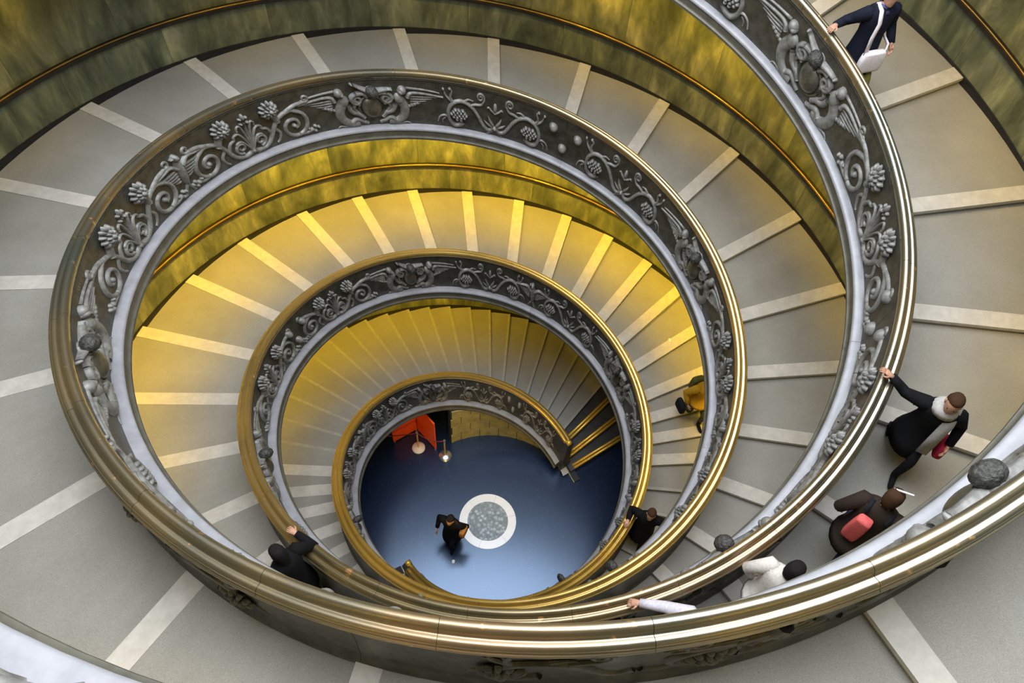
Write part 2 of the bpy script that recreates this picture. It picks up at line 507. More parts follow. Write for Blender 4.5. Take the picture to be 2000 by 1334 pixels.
INNER = 0.10
def build_stairs(hel, label):
    root = empty('spiral_staircase', pos(hel, 0.2, 1.4, -float(rail_z(0.2))), label, 'staircase', 'intertwined spiral staircases')
    # carrying slab, one piece for each quarter turn
    q = 0.12
    while q < PMAX - 0.05:
        q2 = min(q + PI/2, PMAX)
        ph = np.linspace(q, q2, 26)
        def pf(p):
            W = float(wall_off(p)) + 0.2
            zf = -float(rail_z(p)) + 0.004
            pr = [(-0.10, -1.172), (-0.10, -1.188), (0.75, -TREAD - 0.448), (W, -TREAD - 0.448), (W, -TREAD - 0.10), (0.30, -TREAD - 0.10)]
            return [(a, max(b, zf)) for a, b in pr]
        vs, fs = sweep_fn(hel, ph, pf)
        mk('soffit_slab', vs, fs, M['plaster'], root, smooth=True, auto=30)
        q = q2
    s = STEPS[hel]
    for i in range(len(s)):
        p0, p1, z0, z1 = step_ends(hel, i)
        n = max(3, int((p1 - p0)/0.045) + 2)
        ph = np.linspace(p0, p1, n)
        W1 = wall_off(ph) + 0.02
        top = z0 + (z1 - z0)*(ph - p0)/(p1 - p0)
        bot = np.maximum(np.array([tread_line(p) for p in ph]) - 0.16, 0.002)
        bot = np.minimum(bot, top - 0.03)
        rz = rail_z(ph)
        vi_t = pos(hel, ph, INNER, top - rz); vo_t = pos(hel, ph, W1, top - rz)
        vi_b = pos(hel, ph, INNER, bot - rz); vo_b = pos(hel, ph, W1, bot - rz)
        vs = np.stack([vi_t, vo_t, vo_b, vi_b], 1).reshape(-1, 3)
        fs = []
        for k in range(n-1):
            a = 4*k
            for j in range(4):
                j2 = (j+1) % 4
                fs.append((a+j, a+4+j, a+4+j2, a+j2))
        fs.append((0, 1, 2, 3)); fs.append((4*n-4, 4*n-1, 4*n-2, 4*n-3))
        st = mk('step', vs, fs, M['tread'] if i >= 3 or hel == 'B' else M['darkstep'], root, smooth=False)
        # nosing
        e_i = vi_t[0]; e_o = vo_t[0]
        d = e_o - e_i; L = np.linalg.norm(d); d = d/L
        th = float(theta(hel, p0))
        tang = np.array([-math.sin(th), math.cos(th), 0.0])
        slope = (z1 - z0)/max(1e-6, (p1 - p0)*float(rail_r(hel, p0) + 1.3))
        nm = 0.5*(p0+p1)
        if p0 >= s[0] and i >= 24:
            a0, a1 = e_i - tang*0.018, e_o - tang*0.018
            tw = 0.205
            b0, b1 = e_i + tang*tw + np.array([0, 0, slope*tw]), e_o + tang*tw + np.array([0, 0, slope*tw])
            up = np.array([0, 0, 0.007]); dn = np.array([0, 0, -0.045])
            vs = [a0+up, a1+up, b1+up, b0+up, a0+dn, a1+dn, b1+dn*0.3, b0+dn*0.3]
            mk('nosing', vs, [(0, 1, 2, 3), (7, 6, 5, 4), (0, 4, 5, 1), (1, 5, 6, 2), (2, 6, 7, 3), (3, 7, 4, 0)], M['travertine'], st, smooth=False)
        elif i >= 3 or hel == 'B':  # added lighter strip paints in the front edge highlight
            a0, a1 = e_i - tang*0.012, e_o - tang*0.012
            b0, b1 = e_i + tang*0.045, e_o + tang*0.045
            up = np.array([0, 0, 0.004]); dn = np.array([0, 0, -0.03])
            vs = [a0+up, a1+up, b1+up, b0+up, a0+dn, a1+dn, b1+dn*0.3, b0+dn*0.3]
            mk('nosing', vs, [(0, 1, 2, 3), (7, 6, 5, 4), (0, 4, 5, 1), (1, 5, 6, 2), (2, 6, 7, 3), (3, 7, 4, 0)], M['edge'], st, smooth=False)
        else:
            for off, rr in ((0.03, 0.031), (0.105, 0.031)):
                a, b = e_i + d*0.12 + tang*off, e_o - d*0.1 + tang*off
                v, f = tube([a + (0, 0, 0.012), b + (0, 0, 0.012)], rr, 10)
                mk('brass_nosing', v, f, M['brass'], st)
    return root

stairs_a = build_stairs('A', 'grey stone spiral staircase whose three lowest steps carry brass nosings')
stairs_b = build_stairs('B', 'grey stone spiral staircase climbing opposite, walked by the people in coats')

# ------------------------------------------------------------------ balustrades
RAIL_PROFILE = [(-0.030, -0.10), (-0.046, -0.075), (-0.055, -0.04), (-0.052, -0.005), (-0.037, 0.022), (-0.013, 0.034), (0.010, 0.034), (0.030, 0.020), (0.042, 0.0),
                (0.050, -0.022), (0.064, -0.024), (0.082, -0.014), (0.102, -0.015), (0.120, -0.030), (0.128, -0.05), (0.129, -0.062),
                (0.145, -0.064), (0.151, -0.074), (0.147, -0.086), (0.130, -0.092), (0.115, -0.10)]
def chaikin(p, n=1):
    for _ in range(n):
        q = []
        for i in range(len(p)):
            a, b = np.array(p[i]), np.array(p[(i+1) % len(p)])
            q += [tuple(a*0.75 + b*0.25), tuple(a*0.25 + b*0.75)]
        p = q
    return p
RAIL_PROFILE = chaikin(RAIL_PROFILE)
CORE_PROFILE = [(-0.034, -0.098), (-0.040, -0.112), (-0.028, -0.125), (-0.045, -0.35), (-0.068, -0.65), (-0.092, -0.96), (-0.092, -1.145), (0.172, -1.145), (0.172, -1.06),
                (0.150, -1.03), (0.125, -0.95), (0.108, -0.60), (0.106, -0.25), (0.112, -0.098)]
LEDGE_PROFILE = [(-0.088, -0.95), (-0.15, -0.957), (-0.196, -0.966), (-0.211, -0.982), (-0.212, -1.004), (-0.198, -1.012), (-0.088, -1.012)]
FASCIA_PROFILE = [(-0.088, -1.013), (-0.196, -1.013), (-0.203, -1.03), (-0.205, -1.10), (-0.214, -1.12), (-0.236, -1.132), (-0.240, -1.165), (-0.20, -1.19), (-0.088, -1.19)]
CART0, CSTEP = 0.11, 1.565
PSTART = 0.24      # where the balustrades end at the foot of the stairs
HALF = 3.3
CARTS = {'A': [0.11, 1.67, 3.23, 4.79, 6.35, 7.90, 9.42, 11.15, 12.72, 14.29], 'B': [0.11, 1.66, 3.26, 4.77, 6.29, 7.97, 9.51, 11.08, 12.65, 14.22]}

class Relief:
    """collects relief pieces given as (x along, y up, n out of the face)"""
    def __init__(s):
        s.v = []; s.f = []; s.n = 0
    def add(s, v, f):
        s.v.append(np.asarray(v, float)); s.f += [tuple(i+s.n for i in q) for q in f]; s.n += len(v)
    def stroke(s, pts, w0, h0, w1=None, h1=None, seg=5, sub=5, prof=None):
        p = np.asarray(pts, float)
        if sub > 1 and len(p) > 2:
            t = np.arange(len(p)); tt = np.linspace(0, len(p)-1, (len(p)-1)*sub+1)
            m = np.gradient(p, axis=0)
            i = np.clip(tt.astype(int), 0, len(p)-2); u = (tt-i)[:, None]
            p = (2*u**3-3*u**2+1)*p[i] + (u**3-2*u**2+u)*m[i] + (-2*u**3+3*u**2)*p[i+1] + (u**3-u**2)*m[i+1]
        n = len(p)
        tg = np.gradient(p, axis=0); tg /= np.linalg.norm(tg, axis=1)[:, None]+1e-9
        nr = np.stack([-tg[:, 1], tg[:, 0]], 1)
        u = np.linspace(0, 1, n)
        w1 = w0 if w1 is None else w1; h1 = h0 if h1 is None else h1
        W = w0+(w1-w0)*u; Hh = h0+(h1-h0)*u
        if prof == 'leaf':
            k = np.sin(PI*np.clip(u*0.92+0.06, 0, 1))**0.7
            W = W*k; Hh = Hh*k
        vs = []
        for j in range(seg):
            a = PI*j/(seg-1)
            xy = p + nr*(W*math.cos(a))[:, None]
            z = Hh*math.sin(a) - 0.006
            vs.append(np.column_stack([xy, z]))
        v = np.stack(vs, 1).reshape(-1, 3)
        f = []
        for i in range(n-1):
            for j in range(seg-1):
                a = i*seg+j
                f.append((a, a+1, a+seg+1, a+seg))
        f.append(tuple(range(seg))); f.append(tuple((n-1)*seg+j for j in range(seg-1, -1, -1)))
        s.add(v, f)
    def dome(s, cx, cy, rx, ry, h, rot=0.0, seg=9, rings=3, base=0.0):
        v = []
        for i in range(rings):
            t = (PI/2)*i/rings
            for j in range(seg):
                a = 2*PI*j/seg
                x, y = rx*math.cos(t)*math.cos(a), ry*math.cos(t)*math.sin(a)
                v.append((cx+x*math.cos(rot)-y*math.sin(rot), cy+x*math.sin(rot)+y*math.cos(rot), base-0.006+h*math.sin(t)))
        v.append((cx, cy, base-0.006+h))
        f = []
        for i in range(rings-1):
            for j in range(seg):
                j2 = (j+1) % seg
                f.append((i*seg+j, i*seg+j2, (i+1)*seg+j2, (i+1)*seg+j))
        k = (rings-1)*seg
        for j in range(seg):
            f.append((k+j, k+(j+1) % seg, rings*seg))
        s.add(v, f)
    def get(s):
        return np.concatenate(s.v), s.f

def spiral(cx, cy, r0, r1, a0, turns, n=16):
    return [(cx + (r0+(r1-r0)*t)*math.cos(a0+turns*2*PI*t), cy + (r0+(r1-r0)*t)*math.sin(a0+turns*2*PI*t)) for t in np.linspace(0, 1, n)]

def shape_flower_scroll():
    r = Relief()
    r.stroke([(0.03, 0.10), (0.14, 0.07), (0.30, 0.13), (0.40, 0.30), (0.52, 0.47), (0.70, 0.545)] + spiral(0.74, 0.27, 0.25, 0.04, 1.35, -1.45, 18), 0.036, 0.06, 0.028, 0.05, sub=2)
    r.dome(0.74, 0.27, 0.04, 0.04, 0.07)
    r.stroke([(0.50, 0.42), (0.47, 0.52), (0.42, 0.62)], 0.05, 0.075, 0.055, 0.10)
    r.stroke(spiral(0.165, 0.23, 0.10, 0.025, -1.7, 1.35, 14), 0.026, 0.05, 0.018, 0.04, sub=2)
    r.stroke([(0.62, 0.52), (0.80, 0.60), (0.93, 0.62)] + spiral(0.99, 0.68, 0.065, 0.02, -2.2, 1.0, 9), 0.034, 0.055, 0.014, 0.03, sub=3)
    r.stroke([(0.36, 0.27), (0.31, 0.37), (0.235, 0.40), (0.22, 0.45)], 0.03, 0.05, 0.014, 0.03)
    r.stroke([(0.42, 0.33), (0.50, 0.22), (0.47, 0.12), (0.42, 0.07)], 0.03, 0.04, 0.016, 0.03)
    return r.get()
def shape_flower():
    r = Relief()
    for k in range(11):
        a = 2*PI*k/11
        r.dome(0.105*math.cos(a), 0.105*math.sin(a), 0.05, 0.026, 0.07, a, 7, 3, 0.03)
    for k in range(8):
        a = 2*PI*k/8+0.3
        r.dome(0.06*math.cos(a), 0.06*math.sin(a), 0.04, 0.022, 0.075, a, 7, 3, 0.06)
    r.dome(0, 0, 0.04, 0.04, 0.07, 0, 8, 3, 0.09)
    r.dome(0, 0, 0.10, 0.10, 0.06)
    return r.get()
def shape_buds():
    r = Relief()
    for x, y, q in ((0.0, 0.0, 0.04), (0.06, 0.045, 0.034), (0.05, -0.03, 0.034), (0.11, 0.02, 0.03), (-0.05, 0.03, 0.03)):
        r.dome(x, y, q, q*0.9, 0.055)
    r.stroke([(-0.22, -0.02), (-0.10, -0.03), (0.0, 0.0)], 0.028, 0.045, 0.03, 0.05)
    return r.get()
def shape_palmette():
    r = Relief()
    for s in (-1, 1):
        for k, (x, y, w) in enumerate(((0.19, 0.33, 0.9), (0.20, 0.47, 0.9), (0.12, 0.58, 0.8))):
            r.stroke([(0, 0.10), (s*x*0.35, y*0.72), (s*x*0.75, y), (s*x*1.15, y-0.015), (s*x*1.2, y-0.07)], 0.022*w, 0.045, 0.014, 0.03, sub=3)
        for y in (0.60, 0.68):
            r.dome(s*0.05, y, 0.03, 0.022, 0.05, s*0.5)
        r.stroke([(0, 0.12), (s*0.07, 0.05), (s*0.12, 0.02)], 0.02, 0.035, 0.01, 0.02)
    r.stroke([(0, 0.08), (0, 0.35), (0, 0.6)], 0.022, 0.05, 0.016, 0.04, sub=2)
    r.dome(0, 0.70, 0.03, 0.06, 0.06)
    r.dome(0, 0.11, 0.05, 0.04, 0.06)
    return r.get()
def shape_grape_scroll():
    r = Relief()
    r.stroke([(0.02, 0.17), (0.12, 0.10), (0.24, 0.16), (0.38, 0.36), (0.52, 0.50), (0.70, 0.56), (0.88, 0.50), (0.98, 0.34), (0.96, 0.17), (0.86, 0.08), (0.74, 0.10), (0.67, 0.15)], 0.034, 0.055, 0.042, 0.075, sub=3)
    r.stroke([(0.52, 0.50), (0.42, 0.54), (0.30, 0.56), (0.24, 0.64)] + spiral(0.31, 0.70, 0.085, 0.02, 3.5, -1.5, 12), 0.026, 0.045, 0.015, 0.035, sub=3)
    r.stroke([(0.86, 0.50), (0.93, 0.60), (0.90, 0.72), (0.96, 0.78)], 0.032, 0.05, 0.014, 0.03)
    r.stroke([(0.90, 0.52), (1.02, 0.62), (1.06, 0.72)], 0.03, 0.045, 0.014, 0.03)
    r.dome(0.94, 0.76, 0.035, 0.03, 0.05); r.dome(1.07, 0.74, 0.03, 0.03, 0.05)
    r.stroke([(0.97, 0.20), (1.06, 0.24), (1.16, 0.20), (1.20, 0.11)], 0.026, 0.04, 0.012, 0.03)
    r.stroke([(1.04, 0.20), (1.10, 0.15), (1.10, 0.09)], 0.018, 0.03, 0.01, 0.02)
    r.stroke([(0.66, 0.55), (0.56, 0.61), (0.46, 0.60)], 0.03, 0.045, 0.01, 0.02)
    v, f = r.get()
    v[:, 0] *= 0.80
    return v, f
def shape_grapes():
    r = Relief()
    rr = random.Random(3)
    for i, (n, y) in enumerate(((3, 0.075), (4, 0.03), (5, -0.015), (4, -0.06), (2, -0.10))):
        for k in range(n):
            x = (k-(n-1)/2)*0.062 + rr.uniform(-0.006, 0.006)
            r.dome(x, y, 0.034, 0.03, 0.075 - abs(x)*0.15, 0, 7, 3, 0.012)
    return r.get()
def shape_lily():
    r = Relief()
    r.dome(0, 0.57, 0.036, 0.09, 0.06)
    for s in (-1, 1):
        r.stroke([(0, 0.46), (s*0.06, 0.50), (s*0.11, 0.55), (s*0.13, 0.53)], 0.02, 0.04, 0.012, 0.03)
        r.stroke([(s*0.01, 0.18), (s*0.08, 0.29), (s*0.12, 0.40)], 0.036, 0.05, 0.01, 0.03, prof='leaf')
        r.stroke([(s*0.02, 0.16), (s*0.12, 0.22), (s*0.19, 0.28)], 0.032, 0.045, 0.01, 0.03, prof='leaf')
        r.stroke([(s*0.02, 0.12), (s*0.08, 0.07), (s*0.13, 0.03)], 0.022, 0.04, 0.01, 0.03)
    r.dome(0, 0.16, 0.045, 0.04, 0.065)
    return r.get()
def shape_boss():
    r = Relief()
    r.dome(0, 0, 0.082, 0.082, 0.10, 0, 14, 5)
    return r.get()
def shape_bird():
    r = Relief()
    r.stroke([(0.02, 0.66), (0.01, 0.56), (0.0, 0.42), (-0.01, 0.28), (-0.02, 0.15)], 0.075, 0.10, 0.07, 0.05, prof='leaf', seg=7)
    r.dome(0.02, 0.69, 0.05, 0.055, 0.11)
    r.stroke([(0.05, 0.70), (0.10, 0.69)], 0.02, 0.08, 0.006, 0.05, sub=1)
    for s in (-1, 1):
        r.stroke([(s*0.05, 0.52), (s*0.16, 0.60), (s*0.30, 0.58), (s*0.46, 0.56)], 0.035, 0.07, 0.014, 0.04)
        for k in range(5):
            y = 0.50 - 0.045*k; x1 = 0.42 - 0.06*k
            r.stroke([(s*0.07, y), (s*x1*0.6, y-0.01), (s*x1, y+0.015)], 0.02, 0.035, 0.012, 0.025, sub=2)
        r.stroke([(0, 0.22), (s*0.06, 0.12), (s*0.09, 0.06)], 0.025, 0.04, 0.02, 0.03)
    return r.get()
def shape_angel():
    """one winged figure, on the +x side of the shield"""
    r = Relief()
    r.dome(0.50, 0.665, 0.072, 0.078, 0.15, 0, 11, 4)
    r.dome(0.47, 0.645, 0.05, 0.05, 0.16, 0, 9, 4)
    r.dome(0.44, 0.50, 0.085, 0.11, 0.12, 0.2, 10, 4)
    r.stroke([(0.45, 0.48), (0.52, 0.34), (0.50, 0.18), (0.38, 0.08), (0.24, 0.07)], 0.085, 0.10, 0.06, 0.07, seg=7)
    r.stroke([(0.38, 0.42), (0.33, 0.30), (0.22, 0.24), (0.15, 0.17)], 0.045, 0.10, 0.04, 0.08)
    r.stroke([(0.36, 0.10), (0.28, 0.15), (0.18, 0.10), (0.10, 0.06)], 0.04, 0.09, 0.03, 0.06)
    r.stroke([(0.30, 0.05), (0.42, 0.03), (0.55, 0.05), (0.60, 0.02)], 0.025, 0.05, 0.01, 0.03)
    r.stroke([(0.36, 0.54), (0.27, 0.50), (0.20, 0.42)], 0.04, 0.10, 0.034, 0.09)
    r.stroke([(0.56, 0.70), (0.80, 0.685), (1.02, 0.66), (1.10, 0.645)], 0.022, 0.05, 0.010, 0.03, sub=3)
    r.stroke([(0.58, 0.52), (0.61, 0.585), (0.70, 0.615), (0.92, 0.60), (1.16, 0.575)], 0.036, 0.075, 0.016, 0.04)
    for k in range(5):
        y = 0.55-0.045*k; x1 = 1.06-0.09*k
        r.stroke([(0.62, y-0.01), (0.5*(0.62+x1), y-0.012), (x1, y+0.01)], 0.02, 0.032, 0.012, 0.022, sub=2)
    for k in range(4):
        r.dome(0.60+0.045*k, 0.36+0.02*k, 0.035, 0.03, 0.05)
    return r.get()
def shape_shield():
    r = Relief()
    r.dome(0.01, 0.36, 0.165, 0.20, 0.15, 0, 20, 7)
    r.stroke(spiral(0.01, 0.36, 0.20, 0.20, PI*1.05, 0.9, 22), 0.02, 0.05, sub=1)
    return r.get()
def shape_bracket():
    r = Relief()
    for s in (-1, 1):
        r.stroke(spiral(s*0.235, 0.52, 0.10, 0.03, PI/2, -s*1.3, 12), 0.034, 0.11, 0.026, 0.09, sub=2)
        r.stroke([(s*0.07, 0.57), (s*0.14, 0.63), (s*0.235, 0.62)], 0.045, 0.12, 0.04, 0.11)
        r.stroke([(s*0.26, 0.44), (s*0.29, 0.36), (s*0.24, 0.28)], 0.03, 0.08, 0.02, 0.06)
    return r.get()
def shape_tiara():
    r = Relief()
    r.dome(0.0, 0.66, 0.085, 0.085, 0.09, 0, 12, 4)
    r.stroke([(-0.085, 0.64), (0.0, 0.62), (0.085, 0.64)], 0.02, 0.15, seg=5)
    r.stroke([(0.07, 0.68), (0.16, 0.73), (0.27, 0.80)], 0.042, 0.14, 0.022, 0.10, sub=3)
    r.stroke([(-0.06, 0.66), (-0.18, 0.68), (-0.31, 0.685)], 0.042, 0.14, 0.022, 0.10, sub=3)
    r.dome(0.285, 0.805, 0.024, 0.024, 0.11); r.dome(-0.325, 0.685, 0.024, 0.024, 0.11)
    return r.get()
def shape_orb():
    r = Relief()
    v = []; f = []
    seg, rings = 18, 10
    for i in range(rings+1):
        t = PI*i/rings
        for j in range(seg):
            a = 2*PI*j/seg
            q = 0.098*(1 + 0.05*math.sin(5*t)*math.cos(6*a))
            v.append((q*math.sin(t)*math.cos(a), 0.70 + q*math.sin(t)*math.sin(a), 0.11 + q*math.cos(t)))
    for i in range(rings):
        for j in range(seg):
            j2 = (j+1) % seg
            f.append((i*seg+j, (i+1)*seg+j, (i+1)*seg+j2, i*seg+j2))
    r.add(v, f)
    return r.get()
def shape_marks(seed):
    r = Relief()
    rr = random.Random(seed)
    x = 0.62
    while x < 1.08:
        k = rr.choice((0, 1, 2, 3))
        y = 0.765
        if k in (0, 2):
            r.stroke([(x, y-0.022), (x, y+0.022)], 0.004, 0.008, sub=1, seg=3)
        if k in (1, 2, 3):
            r.stroke([(x+0.002, y+0.02), (x+0.022, y+0.012), (x+0.004, y-0.002)], 0.004, 0.008, sub=2, seg=3)
        if k == 3:
            r.stroke([(x+0.004, y-0.002), (x+0.024, y-0.022)], 0.004, 0.008, sub=1, seg=3)
        x += rr.uniform(0.036, 0.046) + (0.02 if rr.random() < 0.15 else 0)
    return r.get()
SH = {'flower_scroll': shape_flower_scroll(), 'flower': shape_flower(), 'bud_spray': shape_buds(), 'palmette': shape_palmette(), 'grape_scroll': shape_grape_scroll(),
      'grape_cluster': shape_grapes(), 'lily': shape_lily(), 'boss': shape_boss(), 'bird': shape_bird(), 'winged_figure': shape_angel(), 'shield': shape_shield(), 'bracket': shape_bracket(),
      'tiara': shape_tiara(), 'orb': shape_orb(), 'inscription': shape_marks(4)}
PAL = 2.02      # distance of the palmette from the cartouche, canonical metres
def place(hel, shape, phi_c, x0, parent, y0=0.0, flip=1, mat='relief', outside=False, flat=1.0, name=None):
    v, f = SH[shape]
    x = x0 + flip*v[:, 0]
    y = np.clip(v[:, 1] + y0, 0.005, 0.845)
    n = v[:, 2]*flat
    phi = phi_c + x/HALF*(CSTEP/2)
    if outside:
        dr = 0.114 + n*0.6
        f2 = f if flip < 0 else [tuple(reversed(q)) for q in f]
    else:
        dr = -0.092 + (y/0.85)*0.064 - n
        f2 = f if flip > 0 else [tuple(reversed(q)) for q in f]
        f2 = [tuple(reversed(q)) for q in f2]
    vs = pos(hel, phi, dr, -0.965 + y)
    if phi.min() < PSTART + 0.01 or phi.max() > PMAX:
        return None
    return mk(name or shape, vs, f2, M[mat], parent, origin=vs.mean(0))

def build_balustrade(hel, label, end):
    root = empty('balustrade', pos(hel, PSTART, 0.04, -float(rail_z(PSTART))), label, 'balustrade', 'bronze balustrades of the two staircases')
    # handrail in sections
    q = PSTART
    while q < end - 1e-6:
        q2 = min(q + 0.2607, end)
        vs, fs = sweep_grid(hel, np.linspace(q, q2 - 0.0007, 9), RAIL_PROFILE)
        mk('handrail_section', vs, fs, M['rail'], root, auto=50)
        q = q2
    k = 0
    cs = CARTS[hel]
    edges = [PSTART] + [(cs[j] + cs[j+1])/2 for j in range(len(cs) - 1)] + [15.5]
    for j in range(len(edges)-1):
        e0, e1 = edges[j], min(edges[j+1], end)
        if e0 >= end - 0.05:
            break
        ph = np.linspace(e0, e1 - 0.0008, 40)
        vs, fs = sweep_grid(hel, ph, CORE_PROFILE)
        panel = mk('frieze_panel', vs, fs, M['frieze'], root, auto=40)
        vs, fs = sweep_grid(hel, ph, LEDGE_PROFILE)
        mk('ledge', vs, fs, M['ledge'], root, auto=45)
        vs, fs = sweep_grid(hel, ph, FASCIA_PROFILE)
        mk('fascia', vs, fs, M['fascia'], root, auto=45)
        pc = cs[j]
        # cartouche with two winged figures
        place(hel, 'shield', pc, 0.0, panel, mat='shield', flat=0.75)
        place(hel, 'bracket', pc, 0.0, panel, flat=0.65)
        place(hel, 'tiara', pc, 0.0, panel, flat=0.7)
        place(hel, 'orb', pc, 0.0, panel, mat='orb')
        for s in (-1, 1):
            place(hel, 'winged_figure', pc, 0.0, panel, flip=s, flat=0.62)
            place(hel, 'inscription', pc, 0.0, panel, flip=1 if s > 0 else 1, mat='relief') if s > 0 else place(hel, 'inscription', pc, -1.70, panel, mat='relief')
        # foliage groups on both sides of the cartouche
        for s in (-1, 1):
            kk = j if s > 0 else j-1            # panel index between cartouches
            grape = (kk % 2 == 0)
            xc = s*PAL
            if grape:
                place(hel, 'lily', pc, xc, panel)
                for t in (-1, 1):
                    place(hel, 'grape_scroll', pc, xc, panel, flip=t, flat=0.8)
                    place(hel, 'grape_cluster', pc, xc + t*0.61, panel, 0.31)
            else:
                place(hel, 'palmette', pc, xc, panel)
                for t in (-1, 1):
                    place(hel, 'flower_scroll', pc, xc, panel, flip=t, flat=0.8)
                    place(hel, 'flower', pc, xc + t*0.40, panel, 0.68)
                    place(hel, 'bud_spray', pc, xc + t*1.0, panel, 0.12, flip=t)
        if e1 < end - 0.01:
            balls = (j % 2 == 0) == (hel == 'A')
            pe = edges[j+1]
            # emblem belongs to the panel that ends at this edge
            if balls:
                for x, y in ((-0.24, 0.60), (0.22, 0.62), (0.02, 0.28)):
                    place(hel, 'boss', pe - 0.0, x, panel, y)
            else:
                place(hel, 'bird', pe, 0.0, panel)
        # low foliage on the stair side
        if (hel == 'A' and j in (5, 6, 7)) or (hel == 'B' and j in (5,)):
            for s in (-1, 1):
                for x in (PAL, 0.9):
                    for t in (-1, 1):
                        place(hel, 'grape_scroll' if x > 1 else 'flower_scroll', pc, s*x, panel, flip=t, mat='frieze', outside=True, name='outer_scroll')
                    place(hel, 'flower', pc, s*(x+0.76), panel, 0.33, mat='frieze', outside=True, name='outer_rosette')
    # newel at the foot
    z0 = float(rail_z(PSTART))
    zf = -z0 + 0.002
    prof = [(-0.10, zf), (0.17, zf), (0.17, -1.02), (0.12, -0.95), (0.118, -0.14), (0.148, -0.08), (0.135, -0.04), (0.10, -0.015), (0.04, 0.028), (0.0, 0.036), (-0.04, 0.02), (-0.056, -0.04), (-0.04, -0.12), (-0.095, -0.95), (-0.10, -1.02)]
    def npf(p):
        dzz = z0 - float(rail_z(p))
        return [(x_, y_ + dzz) for x_, y_ in prof]
    vs, fs = sweep_fn(hel, np.linspace(PSTART - 0.055, PSTART - 0.001, 4), npf)
    nw = mk('newel', vs, fs, M['frieze'], root, auto=40)
    c = pos(hel, PSTART - 0.03, 0.02, 0.012 + z0 - float(rail_z(PSTART - 0.03)))
    v, f = lathe([(0.06, 0), (0.064, 0.02), (0.056, 0.05), (0.034, 0.074), (0.01, 0.084)], c, 18)
    mk('newel_cap', v, f, M['brass'], nw)
    return root
bal_a = build_balustrade('A', 'bronze scrollwork balustrade with handrail ending beside the brass-edged steps', PMAX)
bal_b = build_balustrade('B', 'bronze scrollwork balustrade with handrail ending nearest the bottom of the floor', PMAX)

# ------------------------------------------------------------------ walls
def soffit_gap(phi):
    """height of the next ramp's soffit above the rail bead"""
    if phi + PI < PMAX:
        return float(rail_z(phi + PI) - rail_z(phi)) - TREAD - 0.45
    return 2.3
WRAIL = 0.3915*U - TREAD      # wall handrail height relative to bead
def build_wall(hel, side, rail_label):
    ph = np.linspace(0.12, PMAX, 320)
    def core(p):
        W = float(wall_off(p)) + 0.06
        lo = max(-TREAD - 0.5, -float(rail_z(p)) + 0.003)
        return [(W, lo), (W + 0.2, lo), (W + 0.2, soffit_gap(p)), (W, soffit_gap(p))]
    vs, fs = sweep_fn(hel, ph, core)
    wall = mk('wall_' + side, vs, fs, M['plaster'], None, auto=40)
    wall['kind'] = 'structure'
    for row in (0, 1):
        q = 0.12 + 0.13*row
        while q < PMAX - 0.02:
            step_w = 0.62/(float(rail_r(hel, q) + wall_off(q))/U)*1.35
            q2 = min(q + step_w, PMAX)
            def pf(p):
                W = float(wall_off(p))
                if row == 0:
                    lo, hi = -TREAD - 0.06, WRAIL + 0.01
                else:
                    lo, hi = WRAIL + 0.016, soffit_gap(p)
                lo = max(lo, -float(rail_z(p)) + 0.003)
                return [(W, lo), (W + 0.055, lo), (W + 0.055, hi), (W, hi)]
            vs, fs = sweep_fn(hel, np.linspace(q, q2 - 0.0006, 7), pf)
            mk('marble_slab', vs, fs, M['marble'], wall, auto=40)
            q = q2
    def bb(p):
        W = float(wall_off(p))
        lo = max(-TREAD - 0.07, -float(rail_z(p)) + 0.003)
        return [(W - 0.028, lo), (W - 0.002, lo), (W - 0.002, -TREAD + 0.078), (W - 0.02, -TREAD + 0.078), (W - 0.028, -TREAD + 0.065)]
    vs, fs = sweep_fn(hel, ph, bb)
    b = mk('baseboard_' + side, vs, fs, M['black'], None, auto=40)
    b['kind'] = 'structure'
    # wall handrail: bronze shelf darkened for its cast shadow, lip in lit gold
    root = empty('wall_handrail', pos(hel, 0.3, float(wall_off(0.3)) - 0.05, WRAIL), rail_label, 'handrail', 'wall handrails along the marble')
    phr = np.linspace(0.25, PMAX - 0.02, 300)
    def hr(p):
        W = float(wall_off(p))
        z = WRAIL
        return [(W - 0.003, z - 0.075), (W - 0.003, z + 0.02), (W - 0.06, z + 0.02), (W - 0.085, z + 0.005), (W - 0.09, z - 0.03), (W - 0.075, z - 0.06), (W - 0.05, z - 0.075)]
    vs, fs = sweep_fn(hel, phr, hr)
    mk('rail_bar_and_shadow', vs, fs, M['wallrail'], root, auto=50)  # dark bar also stands for the shadow cast below the rail
    def lip(p):
        W = float(wall_off(p))
        z = WRAIL + 0.022
        return [(W - 0.012 + 0.012*math.cos(a), z + 0.014*math.sin(a)) for a in np.linspace(0, PI, 5)] + [(W - 0.024, z - 0.003), (W, z - 0.003)]
    def lip2(p):
        W = float(wall_off(p))
        z = WRAIL + 0.020
        return [(W - 0.066 + 0.011*math.cos(a), z + 0.010*math.sin(a)) for a in np.linspace(0, 2*PI, 9)[:-1]]
    vs, fs = sweep_fn(hel, phr, lip2)
    mk('lit_lip', vs, fs, M['litgold'], root)  # gold lip paints the lit top of the bronze rail
    return wall
build_wall('A', 'east', 'wall handrail with painted-in shadow band and lit gold lip, along the dim green marble top left')
build_wall('B', 'west', 'wall handrail with painted-in shadow band and lit gold lip, along the brightly yellow-lit marble')

